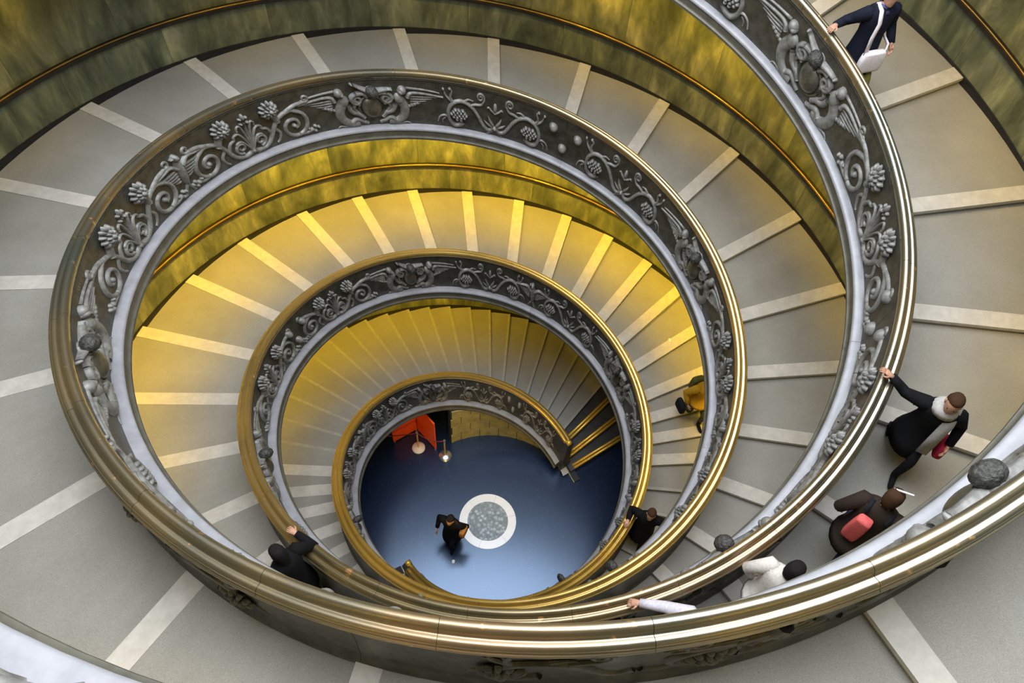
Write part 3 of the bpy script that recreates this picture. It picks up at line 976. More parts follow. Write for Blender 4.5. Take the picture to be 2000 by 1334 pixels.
# upper drum and ceiling ring around the skylight
def ring_wall(name, r, z0, z1, mat, seg=96, thick=0.3):
    vs = []; fs = []
    for i in range(seg):
        a = 2*PI*i/seg
        for rr, z in ((r, z0), (r + thick, z0), (r + thick, z1), (r, z1)):
            vs.append((rr*math.cos(a), rr*math.sin(a), z))
    for i in range(seg):
        j = (i+1) % seg
        for k in range(4):
            k2 = (k+1) % 4
            fs.append((i*4+k, i*4+k2, j*4+k2, j*4+k))
    o = mk(name, vs, fs, mat, None, auto=40)
    o['kind'] = 'structure'
    return o
R_UP = float(rail_r('A', PMAX) + wall_off(PMAX)) + 0.55
ring_wall('wall_upper', R_UP, 0.0, SKY_Z + 0.4, M['plaster'])
def ceiling():
    seg = 96; vs = []; fs = []
    for i in range(seg):
        a = 2*PI*i/seg
        for r, z in ((6.6, SKY_Z), (R_UP + 0.3, SKY_Z), (R_UP + 0.3, SKY_Z + 0.3), (6.6, SKY_Z + 0.3)):
            vs.append((r*math.cos(a), r*math.sin(a), z))
    for i in range(seg):
        j = (i+1) % seg
        for k in range(4):
            k2 = (k+1) % 4
            fs.append((i*4+k, j*4+k, j*4+k2, i*4+k2))
    o = mk('ceiling', vs, fs, M['plaster'], None, auto=40)
    o['kind'] = 'structure'
ceiling()

# ------------------------------------------------------------------ ground floor
def ground():
    seg = 96
    r = R_UP + 0.3
    vs = [(0, 0, 0)] + [(r*math.cos(2*PI*i/seg), r*math.sin(2*PI*i/seg), 0) for i in range(seg)]
    vs += [(x, y, -0.2) for x, y, z in vs]
    n = seg+1
    fs = [(0, 1+i, 1+(i+1) % seg) for i in range(seg)] + [(n, n+1+(i+1) % seg, n+1+i) for i in range(seg)]
    fs += [(1+i, n+1+i, n+1+(i+1) % seg, 1+(i+1) % seg) for i in range(seg)]
    o = mk('floor', vs, fs, M['floor'], None, smooth=False)
    o['kind'] = 'structure'
ground()

def medallion():
    c = np.array([-0.034*U, 0.018*U, 0.0])
    root = empty('floor_medallion', c, 'round white marble ring around a grey mosaic set in the floor', 'medallion')
    ro, ri = 0.648, 0.462
    nseg = 6
    for s in range(nseg):
        a0 = 1.35 + 2*PI*s/nseg; a1 = a0 + 2*PI/nseg - 0.006
        vs = []; fs = []
        n = 12
        for i in range(n):
            a = a0 + (a1-a0)*i/(n-1)
            for rr, z in ((ri, 0.0005), (ro, 0.0005), (ro, 0.010), (ri, 0.010)):
                vs.append(c + (rr*math.cos(a), rr*math.sin(a), z))
        for i in range(n-1):
            for k in range(4):
                k2 = (k+1) % 4
                fs.append((i*4+k, i*4+k2, (i+1)*4+k2, (i+1)*4+k))
        fs += [(3, 2, 1, 0), tuple((n-1)*4+k for k in range(4))]
        mk('ring_segment', vs, fs, M['white_stone'], root, smooth=False)
    v, f = lathe([(ri - 0.004, 0.0005), (ri - 0.004, 0.008)], c, 40)
    mk('mosaic_disc', v, f, M['mosaic'], root, smooth=False)
medallion()

def drum(hel, side):
    r0 = 1.045*U
    base = mk('wall_drum_' + side, *[list(x) for x in ([], [])], M['darkwall']) if False else None
    # mortar backing
    vs = []; fs = []
    ph = np.linspace(0.0, 1.55, 40)
    n = len(ph)
    for p in ph:
        th = float(theta(hel, p))
        top = max(tread_line(p) - 0.03, 0.05)
        for rr, z in ((r0 + 0.02, 0.0), (r0 + 0.16, 0.0), (r0 + 0.16, top), (r0 + 0.02, top)):
            vs.append((rr*math.cos(th), rr*math.sin(th), z))
    for i in range(n-1):
        for k in range(4):
            k2 = (k+1) % 4
            fs.append((i*4+k, i*4+k2, (i+1)*4+k2, (i+1)*4+k))
    fs += [(3, 2, 1, 0), tuple((n-1)*4+k for k in range(4))]
    wall = mk('wall_' + side, vs, fs, M['darkwall'], None, auto=40)
    wall['kind'] = 'structure'
    bw = 0.205; bh = 0.40
    row = 0
    while row*bh < 1.8:
        q = 0.0 - (bw/2 if row % 2 else 0)
        while q < 1.55:
            a0, a1 = max(q, 0.0), min(q + bw, 1.55)
            q += bw
            if a1 - a0 < 0.03:
                continue
            z0 = row*bh + 0.004
            vs = []; fs = []
            pp = np.linspace(a0 + 0.003, a1 - 0.003, 4)
            ok = True
            for p in pp:
                top = min(z0 + bh - 0.008, tread_line(p) - 0.04)
                if top - z0 < 0.03:
                    top = z0 + 0.002; 
                th = float(theta(hel, p))
                for rr, z in ((r0, z0), (r0 + 0.06, z0), (r0 + 0.06, top), (r0, top)):
                    vs.append((rr*math.cos(th), rr*math.sin(th), z))
            if tread_line(a1) - 0.04 - z0 < 0.06:
                continue
            for i in range(3):
                for k in range(4):
                    k2 = (k+1) % 4
                    fs.append((i*4+k, (i+1)*4+k, (i+1)*4+k2, i*4+k2))
            fs += [(0, 1, 2, 3), (15, 14, 13, 12)]
            mk('stone_block', vs, fs, M['tan'], wall, smooth=False)
        row += 1
drum('A', 'north')
drum('B', 'south')

def red_screen():
    a = np.array([-1.19, 0.84, 0])*U; b = np.array([-0.94, 1.04, 0])*U; c = np.array([-0.69, 0.80, 0])*U
    root = empty('folding_screen', b, 'bright red two-panel folding screen standing under the stairs', 'screen')
    for p, q in ((a, b), (b, c)):
        d = (q - p)/np.linalg.norm(q - p)
        n = np.array([-d[1], d[0], 0])*0.018
        z0, z1 = 0.06, 1.40
        p2, q2 = p + d*0.012, q - d*0.012
        vs = []
        for z in (z0, z1):
            for e, s in ((p2, -1), (q2, -1), (q2, 1), (p2, 1)):
                vs.append(e + n*s + (0, 0, z))
        o = mk('panel', vs, [(3, 2, 1, 0), (4, 5, 6, 7), (0, 1, 5, 4), (1, 2, 6, 5), (2, 3, 7, 6), (3, 0, 4, 7)], M['red'], root, smooth=False)
        for t in (0.06, 0.94):
            cc = p + (q - p)*t
            v, f = lathe([(0.03, 0.0), (0.03, 0.02), (0.014, 0.03), (0.014, 0.062)], cc, 10)
            mk('foot', v, f, M['chrome'], o)
red_screen()

def stanchion(c, mat, label):
    root = empty('stanchion', c, label, 'stanchion', 'rope barrier posts')
    v, f = lathe([(0.155, 0.0), (0.158, 0.012), (0.150, 0.024), (0.09, 0.045), (0.03, 0.062)], c, 28)
    mk('base', v, f, mat, root, auto=50)
    v, f = lathe([(0.02, 0.055), (0.02, 0.80)], c, 14)
    mk('pole', v, f, M['brass'], root, auto=50)
    v, f = lathe([(0.02, 0.78), (0.032, 0.79), (0.032, 0.83), (0.02, 0.84), (0.03, 0.87), (0.012, 0.895)], c, 14)
    mk('cap', v, f, M['chrome'], root, auto=50)
S1 = np.array([-0.895, 0.805, 0])*U; S2 = np.array([-0.583, 0.735, 0])*U; S3 = np.array([-1.62, 0.74, 0])*U
stanchion(S1, M['cream'], 'rope barrier post with cream round base before the red screen')
stanchion(S2, M['chrome'], 'rope barrier post with shiny chrome base near the tan stone wall')
stanchion(S3, M['cream'], 'rope barrier post half hidden under the left stair edge')
def rope(a, b, label):
    pts = []
    for t in np.linspace(0, 1, 13):
        p = a + (b - a)*t
        pts.append(p + (0, 0, 0.81 - 0.16*4*t*(1-t)))
    v, f = tube(pts, 0.013, 8)
    o = mk('barrier_rope', v, f, M['rope'], None)
    tag(o, label, 'rope', 'barrier ropes')
d12 = (S2 - S1)/np.linalg.norm(S2 - S1); d13 = (S3 - S1)/np.linalg.norm(S3 - S1)
rope(S1 + d12*0.034, S2 - d12*0.034, 'dark red rope slung between the cream and the chrome post')
rope(S1 + d13*0.034, S3 - d13*0.034, 'dark red rope running left from the cream post')

def scrap(c, label, r=0.035):
    vs = []; fs = []
    rr = random.Random(int(c[0]*1000))
    n = 9
    for z in (0.002, 0.008):
        for i in range(n):
            a = 2*PI*i/n
            q = r*rr.uniform(0.75, 1.1)
            vs.append((c[0]+q*math.cos(a), c[1]+q*1.3*math.sin(a), c[2]+z+ (0.006*math.sin(3*a) if z > 0.005 else 0)))
    fs = [tuple(range(n-1, -1, -1)), tuple(range(n, 2*n))] + [(i, (i+1) % n, n+(i+1) % n, n+i) for i in range(n)]
    o = mk('paper_scrap', vs, fs, M['paper'], None, smooth=False)
    tag(o, label, 'litter', 'paper scraps')
scrap((-0.355*U, -0.455*U, 0.0), 'tiny white paper scrap on the navy floor below the walker')
pz = pos('B', 3.325, 0.78*U, 0)
scrap((pz[0], pz[1], tread_z('B', 3.325)), 'tiny white paper scrap on a yellow-lit step')

# ------------------------------------------------------------------ lamps and added fill lights under the soffits
def lamp(hel, phi, power, cone=118, height=1.45, target=None):
    """a warm floodlight fixed under the inner edge of the ramp above, turned to the marble wall; with target, an added fill light"""
    r = float(rail_r(hel, phi + PI) - rail_r(hel, phi)) + 0.35
    g = float(rail_z(phi + PI) - rail_z(phi)) - 1.405
    c = pos(hel, phi, r, g)
    aim = pos(hel, phi, float(wall_off(phi)), -TREAD + height) - c
    if target is not None:
        aim = np.asarray(target, float) - (c - np.array([0, 0, 0.11]))
    aim /= np.linalg.norm(aim)
    root = empty('soffit_lamp_or_fill', c - np.array([0, 0, 0.16]), 'small warm floodlight or added fill light under the stair soffit', 'lamp', 'warm lamps under the soffits')
    v, f = tube([c + (0, 0, 0.004), c - (0, 0, 0.05)], 0.018, 10)
    mk('bracket', v, f, M['wallrail'], root)
    h = c - np.array([0, 0, 0.09])
    v, f = tube([h - aim*0.08, h - aim*0.05, h + aim*0.05, h + aim*0.07], [0.03, 0.06, 0.075, 0.08], 16)
    mk('housing', v, f, M['wallrail'], root, auto=40)
    v, f = tube([h + aim*0.069, h + aim*0.076], [0.068, 0.060], 16)
    mk('glass', v, f, M['lamp'], root, auto=40)
    l = bpy.data.lights.new('lamp_light', 'SPOT')
    l.energy = power*10
    l.color = LAMP_COLOR
    l.shadow_soft_size = 0.08
    l.spot_size = math.radians(cone)
    l.spot_blend = 1.0
    o = bpy.data.objects.new('lamp_light', l)
    o.rotation_euler = Vector(-aim).to_track_quat('Z', 'Y').to_euler()
    link(o, root, h + aim*0.10)
for q in LAMP_A:
    lamp('A', *q)
for q in LAMP_B:
    lamp('B', *q)
lamp('B', 1.05, 40, 50, target=(0.2, 2.2, 0.7))  # added fill light, brightens the tan drum wall
lamp('B', 0.75, 34, 36, target=(-1.9, 2.0, 0.6))  # added fill light, brightens the red screen
#PEOPLE

# ------------------------------------------------------------------ people
def ik(a, b, l1, l2, bend):
    a, b = np.asarray(a, float), np.asarray(b, float)
    d = b - a; L = np.linalg.norm(d)
    mx = (l1 + l2)*0.995
    if L > mx:
        b = a + d/L*mx; d = b - a; L = mx
    x = (l1*l1 - l2*l2 + L*L)/(2*L)
    h = math.sqrt(max(l1*l1 - x*x, 1e-6))
    n = d/L
    bd = np.asarray(bend, float); bd = bd - n*(bd @ n); bd /= np.linalg.norm(bd)+1e-9
    return a + n*x + bd*h, b

def skin_mesh(verts, edges, radii):
    me = bpy.data.meshes.new('skin_tmp')
    me.from_pydata([tuple(map(float, v)) for v in verts], edges, [])
    o = bpy.data.objects.new('skin_tmp', me)
    COL.objects.link(o)
    m = o.modifiers.new('skin', 'SKIN')
    m.use_smooth_shade = True
    if not me.skin_vertices:
        with bpy.context.temp_override(object=o, active_object=o):
            bpy.ops.mesh.customdata_skin_add()
    for i, r in enumerate(radii):
        me.skin_vertices[0].data[i].radius = r if hasattr(r, '__len__') else (r, r)
        me.skin_vertices[0].data[i].use_root = (i == 0)
    s = o.modifiers.new('sub', 'SUBSURF')
    s.levels = 1; s.render_levels = 1
    bpy.context.view_layer.update()
    dg = bpy.context.evaluated_depsgraph_get()
    ev = o.evaluated_get(dg).to_mesh()
    vs = np.array([v.co[:] for v in ev.vertices]); fs = [tuple(p.vertices) for p in ev.polygons]
    o.evaluated_get(dg).to_mesh_clear()
    bpy.data.objects.remove(o); bpy.data.meshes.remove(me)
    return vs, fs

def head_mesh(c, fx, fy, up, s):
    """head loft: rings from chin to crown, nose and ears; fx right, fy forward"""
    prof = [(-0.115, 0.030, 0.035, 0.045), (-0.10, 0.048, 0.055, 0.030), (-0.065, 0.062, 0.075, 0.012), (-0.02, 0.072, 0.086, 0.004), (0.02, 0.076, 0.092, 0.0),
            (0.055, 0.076, 0.094, -0.003), (0.085, 0.066, 0.084, -0.006), (0.105, 0.046, 0.06, -0.008), (0.117, 0.018, 0.024, -0.008)]
    seg = 14; vs = []; fs = []
    for z, rx, ry, off in prof:
        for j in range(seg):
            a = 2*PI*j/seg
            x, y = rx*math.cos(a), ry*math.sin(a) + off
            fr = max(0, math.sin(a))**14
            if -0.05 < z < 0.01:
                y += 0.022*fr*(1 if z < -0.01 else 0.4)
            vs.append(c + s*(fx*x + fy*y + up*z))
    k = len(prof)
    for i in range(k-1):
        for j in range(seg):
            j2 = (j+1) % seg
            fs.append((i*seg+j, i*seg+j2, (i+1)*seg+j2, (i+1)*seg+j))
    fs.append(tuple(range(seg-1, -1, -1))); fs.append(tuple((k-1)*seg+j for j in range(seg)))
    return vs, fs

def loft(rings, seg=16, sq=1.0):
    """rings: (centre, axis_x, axis_y, rx, ry)"""
    vs = []; fs = []
    for c, ax, ay, rx, ry in rings:
        for j in range(seg):
            a = 2*PI*j/seg
            ca, sa = math.cos(a), math.sin(a)
            vs.append(c + ax*rx*math.copysign(abs(ca)**sq, ca) + ay*ry*math.copysign(abs(sa)**sq, sa))
    for i in range(len(rings)-1):
        for j in range(seg):
            j2 = (j+1) % seg
            fs.append((i*seg+j, i*seg+j2, (i+1)*seg+j2, (i+1)*seg+j))
    fs.append(tuple(range(seg-1, -1, -1))); fs.append(tuple((len(rings)-1)*seg+j for j in range(seg)))
    return vs, fs

def person(hel, phi, dr, label, facing, s=1.0, stride=0.28, lean=0.06, hands=None, look=(0, 0), colours=None, coat_len=0.72, hair='short', ground=None, twist=0.0, group='people on the stairs'):
    """facing: +1 uphill, -1 downhill (or an angle when on the floor); hands: {side: (kind, ...)}"""
    if ground is None:
        base = pos(hel, phi, dr*U, 0.0)
        th = float(theta(hel, phi))
        f = np.array([-math.sin(th), math.cos(th), 0.0])*facing
        ca, sa = math.cos(twist), math.sin(twist)
        f = np.array([f[0]*ca - f[1]*sa, f[0]*sa + f[1]*ca, 0])
        gz = lambda x, y: tread_z(hel, phi_of(hel, x, y, phi))
    else:
        base = np.array([ground[0], ground[1], 0.0])
        f = np.array([math.cos(facing), math.sin(facing), 0.0])
        gz = lambda x, y: 0.0
    r = np.array([f[1], -f[0], 0.0])
    Z = np.array([0, 0, 1.0])
    feet = {}
    for sd, k in ((-1, 1), (1, -1)):
        q = base + r*0.095*sd + f*stride*0.5*k
        q[2] = gz(q[0], q[1])
        feet[sd] = q
    zlow = min(feet[-1][2], feet[1][2]); zmid = 0.5*(feet[-1][2] + feet[1][2])
    pel = np.array([base[0], base[1], zmid + 0.90*s - abs(stride)*0.10])
    pel[2] = min(pel[2], zlow + 0.955*s)
    fl = f + Z*0.0
    spine_up = (Z + f*lean); spine_up /= np.linalg.norm(spine_up)
    fwd = f - spine_up*(f @ spine_up); fwd /= np.linalg.norm(fwd)
    sp = pel + spine_up*0.20*s; ch = pel + spine_up*0.42*s; nk = pel + spine_up*0.56*s
    hd = pel + spine_up*0.71*s + f*0.02
    V = [pel, sp, ch, nk, nk + spine_up*0.07*s]
    E = [(0, 1), (1, 2), (2, 3), (3, 4)]
    Rr = [(0.135*s, 0.105*s), (0.125*s, 0.10*s), (0.14*s, 0.11*s), (0.06*s, 0.06*s), (0.055*s, 0.055*s)]
    kind = ['leg', 'top', 'top', 'skin', 'skin']
    kpos = [pel, sp, ch, nk + spine_up*0.04, nk + spine_up*0.09]
    arms = {}
    for sd in (-1, 1):
        sh = ch + r*sd*0.175*s + spine_up*0.055*s
        h = (hands or {}).get(sd)
        if h is None:
            tgt = sh - Z*0.52*s + f*0.08*(1 if sd > 0 else -0.6) + r*sd*0.07
        elif h[0] == 'rail':
            tgt = pos(hel, h[1], 0.0, 0.075)
        elif h[0] == 'off':
            tgt = sh + r*h[1] + f*h[2] + Z*h[3]
        out = r*sd*0.5 - Z*0.6 - f*0.5
        el, wr = ik(sh, tgt - (tgt - sh)/np.linalg.norm(tgt - sh)*0.07*s, 0.285*s, 0.25*s, out)
        i0 = len(V)
        V += [sh, el, wr]
        Rr += [(0.07*s, 0.07*s), (0.046*s, 0.046*s), (0.030*s, 0.030*s)]
        E += [(2, i0), (i0, i0+1), (i0+1, i0+2)]
        kind += ['top', 'top', 'top']; kpos += [sh, el, wr]
        arms[sd] = (sh, el, wr, h)
    for sd in (-1, 1):
        hip = pel + r*sd*0.09*s - Z*0.06*s
        ank = feet[sd] + Z*0.085*s - f*0.05
        kn, ank = ik(hip, ank, 0.43*s, 0.43*s, f)
        toe = feet[sd] + f*0.14 + Z*0.04
        i0 = len(V)
        V += [hip, kn, ank, toe]
        Rr += [(0.09*s, 0.09*s), (0.062*s, 0.062*s), (0.045*s, 0.045*s), (0.04*s, 0.032*s)]
        E += [(0, i0), (i0, i0+1), (i0+1, i0+2), (i0+2, i0+3)]
        kind += ['leg', 'leg', 'shoe', 'shoe']; kpos += [hip, kn, ank - Z*0.05, toe]
    vs, fs = skin_mesh(V, E, Rr)
    kp = np.array(kpos)
    # classify faces along bones
    cls = {'skin': 0, 'top': 1, 'leg': 2, 'shoe': 3}
    segs = [(kp[a], kp[b], kind[a], kind[b]) for a, b in E]
    fm = []
    for q in fs:
        c = vs[list(q)].mean(0)
        best = None
        for a, b, ka, kb in segs:
            d = b - a; t = np.clip(((c - a) @ d)/(d @ d + 1e-9), 0, 1)
            dist = np.linalg.norm(c - a - d*t)
            if best is None or dist < best[0]:
                best = (dist, ka if t < 0.5 else kb)
        fm.append(cls[best[1]])
    mb = MB()
    mb.add(vs, fs); mb.m = fm
    # head
    ly, lp = look
    f2 = f*math.cos(ly) + r*math.sin(ly)
    upv = (Z + f2*lp); upv /= np.linalg.norm(upv)
    f3 = f2 - upv*(f2 @ upv); f3 /= np.linalg.norm(f3)
    r3 = np.cross(f3, upv)
    v, fc = head_mesh(hd, r3, f3, upv, s)
    mb.add(v, fc, 0)
    for sd in (-1, 1):
        v, fc = ball((0, 0, 0), (0.012, 0.022, 0.032), 8, 5)
        v = np.array(v); v = hd + v[:, :1]*r3 + v[:, 1:2]*f3 + v[:, 2:]*upv + r3*sd*0.077*s
        mb.add(v, fc, 0)
        v, fc = ball((0, 0, 0), 0.008, 8, 5)
        v = np.array(v); v = hd + v[:, :1]*r3 + v[:, 1:2]*f3 + v[:, 2:]*upv + r3*sd*0.032*s + f3*0.083*s + upv*0.008*s
        mb.add(v, fc, 4)
    # hands
    for sd in (-1, 1):
        sh, el, wr, h = arms[sd]
        dirn = wr - el; dirn /= np.linalg.norm(dirn)
        if h is not None and h[0] == 'rail':
            dirn = dirn*0.6 - Z*0.15; dirn /= np.linalg.norm(dirn)
            pn = np.array([0, 0, -1.0])
        else:
            pn = -r*sd
        pn = pn - dirn*(pn @ dirn); pn /= np.linalg.norm(pn)
        side = np.cross(dirn, pn)
        if side @ f < 0:
            side = -side
        palm = [wr - dirn*0.015, wr + dirn*0.03, wr + dirn*0.075, wr + dirn*0.095]
        v, fc = loft([(p, side, pn, a*s, b*s) for p, (a, b) in zip(palm, ((0.026, 0.02), (0.036, 0.018), (0.042, 0.016), (0.038, 0.012)))], 10)
        mb.add(v, fc, 0)
        for k, (o, L) in enumerate(((0.031, 0.070), (0.0105, 0.080), (-0.0105, 0.074), (-0.031, 0.058))):
            b0 = wr + dirn*0.085 + side*o
            b1 = b0 + dirn*L*0.5 + pn*0.008
            b2 = b1 + (dirn*0.75 + pn*0.65)*L*0.5
            v, fc = tube([b0, b1, b2], [0.0095*s, 0.009*s, 0.007*s], 6)
            mb.add(v, fc, 0)
        t0 = wr + dirn*0.03 + side*0.03
        t1 = t0 + dirn*0.03 + side*0.028 + pn*0.01
        t2 = t1 + dirn*0.032 + side*0.004 + pn*0.012
        v, fc = tube([t0, t1, t2], [0.012*s, 0.011*s, 0.008*s], 6)
        mb.add(v, fc, 0)
    C = dict(top='navy', leg='dark', shoe='black', hair=(0.02, 0.015, 0.012))
    C.update(colours or {})
    root = empty('person', (base[0], base[1], min(feet[-1][2], feet[1][2])), label, 'person', group)
    mk('body', mb.verts(), mb.f, None, root, mats=[M['skin'], CL[C['top']], CL[C['leg']], CL[C['shoe']], M['eye']], fmat=mb.m)
    # hair
    long = 0.10 if hair == 'long' else 0.0
    rings = []
    for z, rx, ry, off in ((0.128, 0.02, 0.03, -0.012), (0.118, 0.055, 0.07, -0.012), (0.09, 0.078, 0.096, -0.012), (0.055, 0.086, 0.09, -0.022), (0.015, 0.086, 0.078, -0.038), (-0.03, 0.078, 0.066, -0.048), (-0.07 - long, 0.062, 0.045, -0.05), (-0.10 - long*1.6, 0.05, 0.03, -0.055)):
        rings.append((hd + s*(f3*off + upv*z), r3, f3, rx*s, ry*s))
    v, fc = loft(rings[::-1], 14)
    mk('hair', v, fc, CL[C['hair']] if isinstance(C['hair'], str) else None, root)
    info = dict(pel=pel, ch=ch, nk=nk, hd=hd, f=f, r=r, up=spine_up, fwd=fwd, arms=arms, root=root, s=s, feet=feet, upv=upv, r3=r3, f3=f3)
    # coat with sleeves
    if C.get('coat'):
        mb = MB()
        dn = coat_len - 0.02
        hem = pel - Z*(0.92 - dn)*s
        rr = []
        for t, rx, ry in ((0, 0.05, 0.05), (0.02, 0.09, 0.075), (0.07, 0.19, 0.115), (0.14, 0.205, 0.135), (0.28, 0.185, 0.14), (0.40, 0.17, 0.132)):
            rr.append((nk + spine_up*(0.03 - t)*s, r, fwd, rx*s, ry*s))
        rr.append((pel - Z*0.02*s, r, f, 0.195*s, 0.15*s))
        L = max(0.05, 0.90 - coat_len)
        rr.append((pel - Z*L*0.55*s, r, f, 0.215*s, (0.16 + abs(stride)*0.12)*s))
        rr.append((pel - Z*L*s, r, f, 0.225*s, (0.165 + abs(stride)*0.2)*s))
        v, fc = loft(rr[::-1], 18)
        mb.add(v, fc)
        for sd in (-1, 1):
            sh, el, wr, h = arms[sd]
            m1 = sh + (el - sh)*0.5; m2 = el + (wr - el)*0.5
            v, fc = tube([sh - r*sd*0.05*s, sh + spine_up*0.01, m1, el, m2, wr], [0.085*s, 0.088*s, 0.074*s, 0.062*s, 0.055*s, 0.046*s], 10)
            mb.add(v, fc)
        mk('coat', mb.verts(), mb.f, CL[C['coat']], root)
    return info

def strip(pts, wdir, w, t=0.012):
    """flat band along points, width along wdir"""
    P = [np.asarray(p, float) for p in pts]
    vs = []; fs = []
    for i, p in enumerate(P):
        tg = P[min(i+1, len(P)-1)] - P[max(i-1, 0)]
        tg /= np.linalg.norm(tg)+1e-9
        wd = np.asarray(wdir, float); wd = wd - tg*(wd @ tg); wd /= np.linalg.norm(wd)+1e-9
        n = np.cross(tg, wd)
        for a, b in ((-1, -1), (1, -1), (1, 1), (-1, 1)):
            vs.append(p + wd*a*w/2 + n*b*t/2)
    for i in range(len(P)-1):
        for j in range(4):
            j2 = (j+1) % 4
            fs.append((i*4+j, i*4+j2, i*4+4+j2, i*4+4+j))
    fs += [(3, 2, 1, 0), tuple((len(P)-1)*4+j for j in range(4))]
    return vs, fs

def bag_mesh(c, ax, ay, az, sx, sy, sz):
    rr = []
    for z, k in ((0.5, 0.80), (0.42, 0.92), (0.1, 1.0), (-0.35, 1.0), (-0.47, 0.9), (-0.5, 0.7)):
        rr.append((c + az*z*sz, ax, ay, sx/2*k, sy/2*k))
    return loft(rr[::-1], 20, 0.45)

CL = {}
for n_, c_ in (('navy', (0.010, 0.012, 0.022)), ('dark', (0.012, 0.012, 0.015)), ('black', (0.007, 0.007, 0.008)), ('denim', (0.022, 0.03, 0.07)), ('white', (0.62, 0.58, 0.52)), ('pale', (0.55, 0.52, 0.56)),
               ('scarf', (0.40, 0.38, 0.35)), ('red', (0.55, 0.05, 0.05)), ('pink', (0.65, 0.12, 0.11)), ('olive', (0.10, 0.10, 0.025)), ('mustard', (0.45, 0.26, 0.02)), ('brown', (0.028, 0.020, 0.014)),
               ('tan', (0.35, 0.16, 0.04)), ('crimson', (0.32, 0.015, 0.04)), ('bagwhite', (0.80, 0.74, 0.76)), ('hair_black', (0.012, 0.010, 0.010)), ('hair_brown', (0.05, 0.025, 0.012)), ('khaki', (0.16, 0.14, 0.03)), ('greygreen', (0.06, 0.07, 0.04)), ('shirt', (0.09, 0.10, 0.24))):
    CL[n_] = cloth(n_, c_)

# the man with the white shoulder bag
p = person('B', 9.485, 0.275, 'person in navy coat with white shoulder bag, hand on the upper handrail', -1, s=1.055, stride=0.22, lean=0.02,
           hands={1: ('rail', 9.53), -1: ('off', -0.10, 0.16, -0.48)}, colours=dict(top='navy', leg='khaki', coat='navy', hair='hair_black'), coat_len=0.60, twist=-0.25)
f, r, Zv = p['f'], p['r'], np.array([0, 0, 1.0])
bc = p['pel'] + f*0.215 - r*0.02 - Zv*0.10
v, fc = bag_mesh(bc, r, f, Zv, 0.36, 0.10, 0.30)
bag = mk('shoulder_bag', v, fc, CL['bagwhite'], p['root'])
pts = [bc + r*0.14 + Zv*0.12, p['ch'] + f*0.165 + r*0.10 - Zv*0.20, p['ch'] + f*0.16 + r*0.085, p['nk'] + r*0.085 + f*0.09 - Zv*0.01, p['nk'] + r*0.075 - f*0.02 + Zv*0.035, p['ch'] - f*0.13 + r*0.0]
v, fc = strip(pts, r, 0.055)
mk('strap', v, fc, CL['bagwhite'], bag)
v, fc = strip([bc - r*0.15 + Zv*0.10, bc - r*0.19 + Zv*0.2 - f*0.05, p['pel'] - r*0.20 + Zv*0.16], f, 0.04)
mk('strap', v, fc, CL['bagwhite'], bag)
v, fc = loft([(p['nk'] + Zv*z, r, f, a, b) for z, a, b in ((-0.05, 0.10, 0.13), (0.0, 0.085, 0.085), (0.035, 0.068, 0.068))], 14)
mk('collar', v, fc, CL['shirt'], p['root'])

# walker in the black coat with pale scarf
p = person('B', 8.50, 0.30, 'person in long black coat with pale scarf beside the upper right handrail', -1, s=1.0, stride=0.62, lean=0.16,
           hands={1: ('rail', 8.53), -1: ('off', -0.14, 0.10, -0.50)}, look=(0.2, 0.15), colours=dict(top='black', leg='black', coat='black', hair='hair_brown'), coat_len=0.55, hair='long')
f, r = p['f'], p['r']
v, fc = strip([p['nk'] - f*0.10 + Zv*0.03, p['nk'] - f*0.02 - r*0.09 + Zv*0.035, p['ch'] + f*0.13 - r*0.10, p['pel'] + f*0.21 - r*0.11 + Zv*0.12, p['pel'] + f*0.26 - r*0.10 - Zv*0.16], r, 0.12, 0.02)
mk('scarf', v, fc, CL['scarf'], p['root'])
v, fc = loft([(p['nk'] + Zv*z, r, f, a, b) for z, a, b in ((-0.06, 0.15, 0.14), (0.0, 0.14, 0.135), (0.05, 0.095, 0.10))], 14)
mk('hood', v, fc, CL['scarf'], p['root'])
v, fc = bag_mesh(p['pel'] - r*0.28 + f*0.10 - Zv*0.12, f, r, Zv, 0.26, 0.10, 0.22)
mk('handbag', v, fc, CL['crimson'], p['root'])

# climber with the red pack
p = person('B', 8.215, 0.295, 'person in dark jacket and blue jeans climbing with a pinkish red backpack', 1, s=1.02, stride=0.55, lean=0.12,
           hands={1: ('off', 0.30, 0.22, -0.36), -1: ('off', -0.10, 0.02, -0.52)}, look=(0.2, 0.2), colours=dict(top='dark', leg='denim', coat='brown', hair='hair_brown'), coat_len=0.72)
f, r = p['f'], p['r']
v, fc = bag_mesh(p['ch'] - f*0.20 - r*0.06 - Zv*0.16, r, f, Zv, 0.17, 0.12, 0.46)
pk = mk('backpack', v, fc, CL['pink'], p['root'])
for sd in (-1, 1):
    v, fc = strip([p['ch'] - f*0.14 + r*sd*0.11 + Zv*0.10, p['ch'] + r*sd*0.115 + Zv*0.155, p['ch'] + f*0.15 + r*sd*0.115 - Zv*0.02, p['ch'] + f*0.05 + r*sd*0.2 - Zv*0.25], r, 0.045)
    mk('strap', v, fc, CL['dark'], pk)
v, fc = tube([p['hd'] - p['r3']*0.06 + p['upv']*0.10, p['hd'] + p['upv']*0.22 + p['r3']*0.10], [0.012, 0.010], 8)
mk('white_band', v, fc, CL['bagwhite'], p['root'])

# white jacket, almost hidden by the nearest handrail
person('B', 7.972, 0.235, 'person in white jacket with dark hair, just above the nearest big handrail', 1, s=0.99, stride=0.4, lean=0.1,
       hands={1: ('off', 0.16, 0.25, -0.40)}, look=(0.1, 0.2), colours=dict(top='white', leg='denim', coat='white', hair='hair_black'), coat_len=0.80)
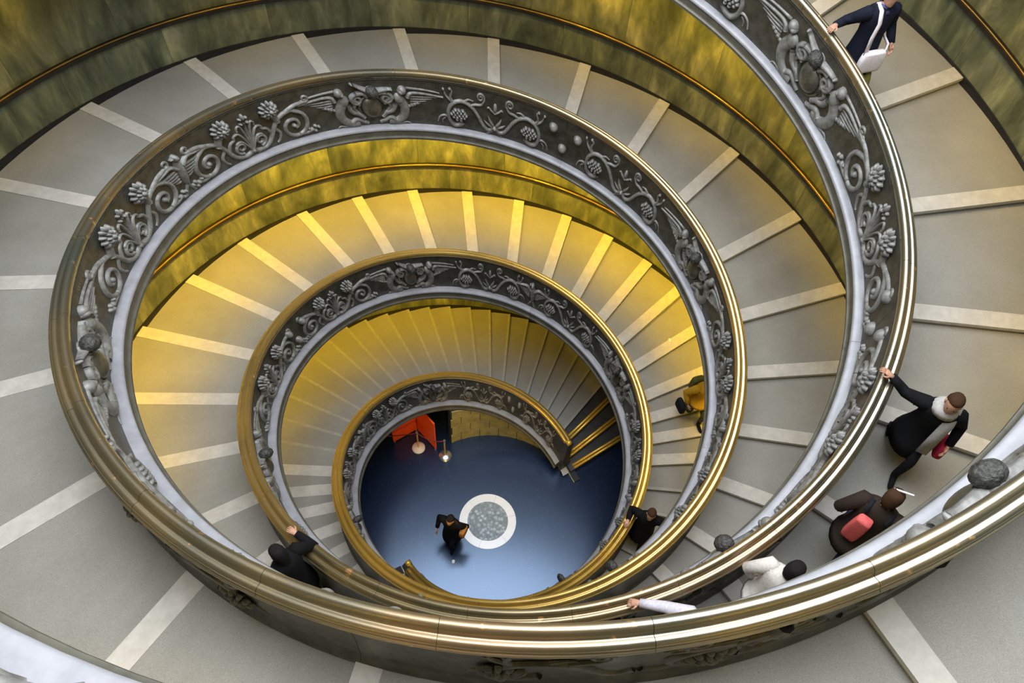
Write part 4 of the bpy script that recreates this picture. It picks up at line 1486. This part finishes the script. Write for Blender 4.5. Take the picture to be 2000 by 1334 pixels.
# pale sleeve on the green rail
person('B', 7.79, 0.26, 'person in pale lilac sleeve reaching for the green handrail, body hidden behind the near rail', -1, s=0.98, stride=0.3, lean=0.12,
       hands={1: ('rail', 7.655)}, colours=dict(top='pale', leg='denim', coat='pale', hair='hair_brown'), coat_len=0.80)
# dark-haired walker lower left
p = person('B', 6.765, 0.165, 'person in black with dark brown hair at the lower left handrail', -1, s=1.0, stride=0.35, lean=0.12,
           hands={1: ('rail', 6.69), -1: ('off', -0.30, 0.18, -0.30)}, look=(0, 0.25), colours=dict(top='black', leg='black', coat='black', hair='hair_black'), coat_len=0.62, hair='long')
# walker on the yellow steps
p = person('B', 2.965, 0.60, 'person in mustard and olive clothes with dark bag on the yellow-lit steps', -1, s=0.98, stride=0.55, lean=0.08,
           hands={-1: ('off', -0.12, 0.05, -0.5), 1: ('off', 0.14, 0.06, -0.48)}, colours=dict(top='mustard', leg='greygreen', coat='mustard', hair='hair_black'), coat_len=0.82)
f, r = p['f'], p['r']
v, fc = bag_mesh(p['pel'] + r*0.34 - Zv*0.18, f, r, Zv, 0.28, 0.11, 0.26)
mk('handbag', v, fc, CL['dark'], p['root'])
v, fc = bag_mesh(p['ch'] - f*0.20 + r*0.05 - Zv*0.1, r, f, Zv, 0.26, 0.14, 0.36)
mk('backpack', v, fc, CL['olive'], p['root'])
# black coat near the bottom
p = person('B', 2.268, 0.165, 'person in open black coat holding the gold handrail near the floor', -1, s=1.0, stride=0.3, lean=0.06,
           hands={1: ('rail', 2.20), -1: ('off', -0.22, 0.05, -0.45)}, colours=dict(top='tan', leg='black', coat='black', hair='hair_brown'), coat_len=0.45)
# walker on the floor
p = person('B', 0, 0, 'person in black coat with tan bag walking past the white floor ring', -1.9, s=1.0, stride=0.35, lean=0.08, ground=(-0.385*U, -0.235*U),
           hands={1: ('off', 0.14, 0.1, -0.48)}, colours=dict(top='black', leg='black', coat='black', hair='hair_black'), coat_len=0.5, group=None)
f, r = p['f'], p['r']
v, fc = bag_mesh(p['ch'] - r*0.28 - Zv*0.18, f, r, Zv, 0.26, 0.13, 0.24)
bg = mk('shoulder_bag', v, fc, CL['tan'], p['root'])
v, fc = strip([p['ch'] - r*0.27 - Zv*0.08, p['ch'] - r*0.15 + Zv*0.14, p['ch'] + r*0.0 + Zv*0.16 - f*0.08], f, 0.04)
mk('strap', v, fc, CL['brown'], bg)
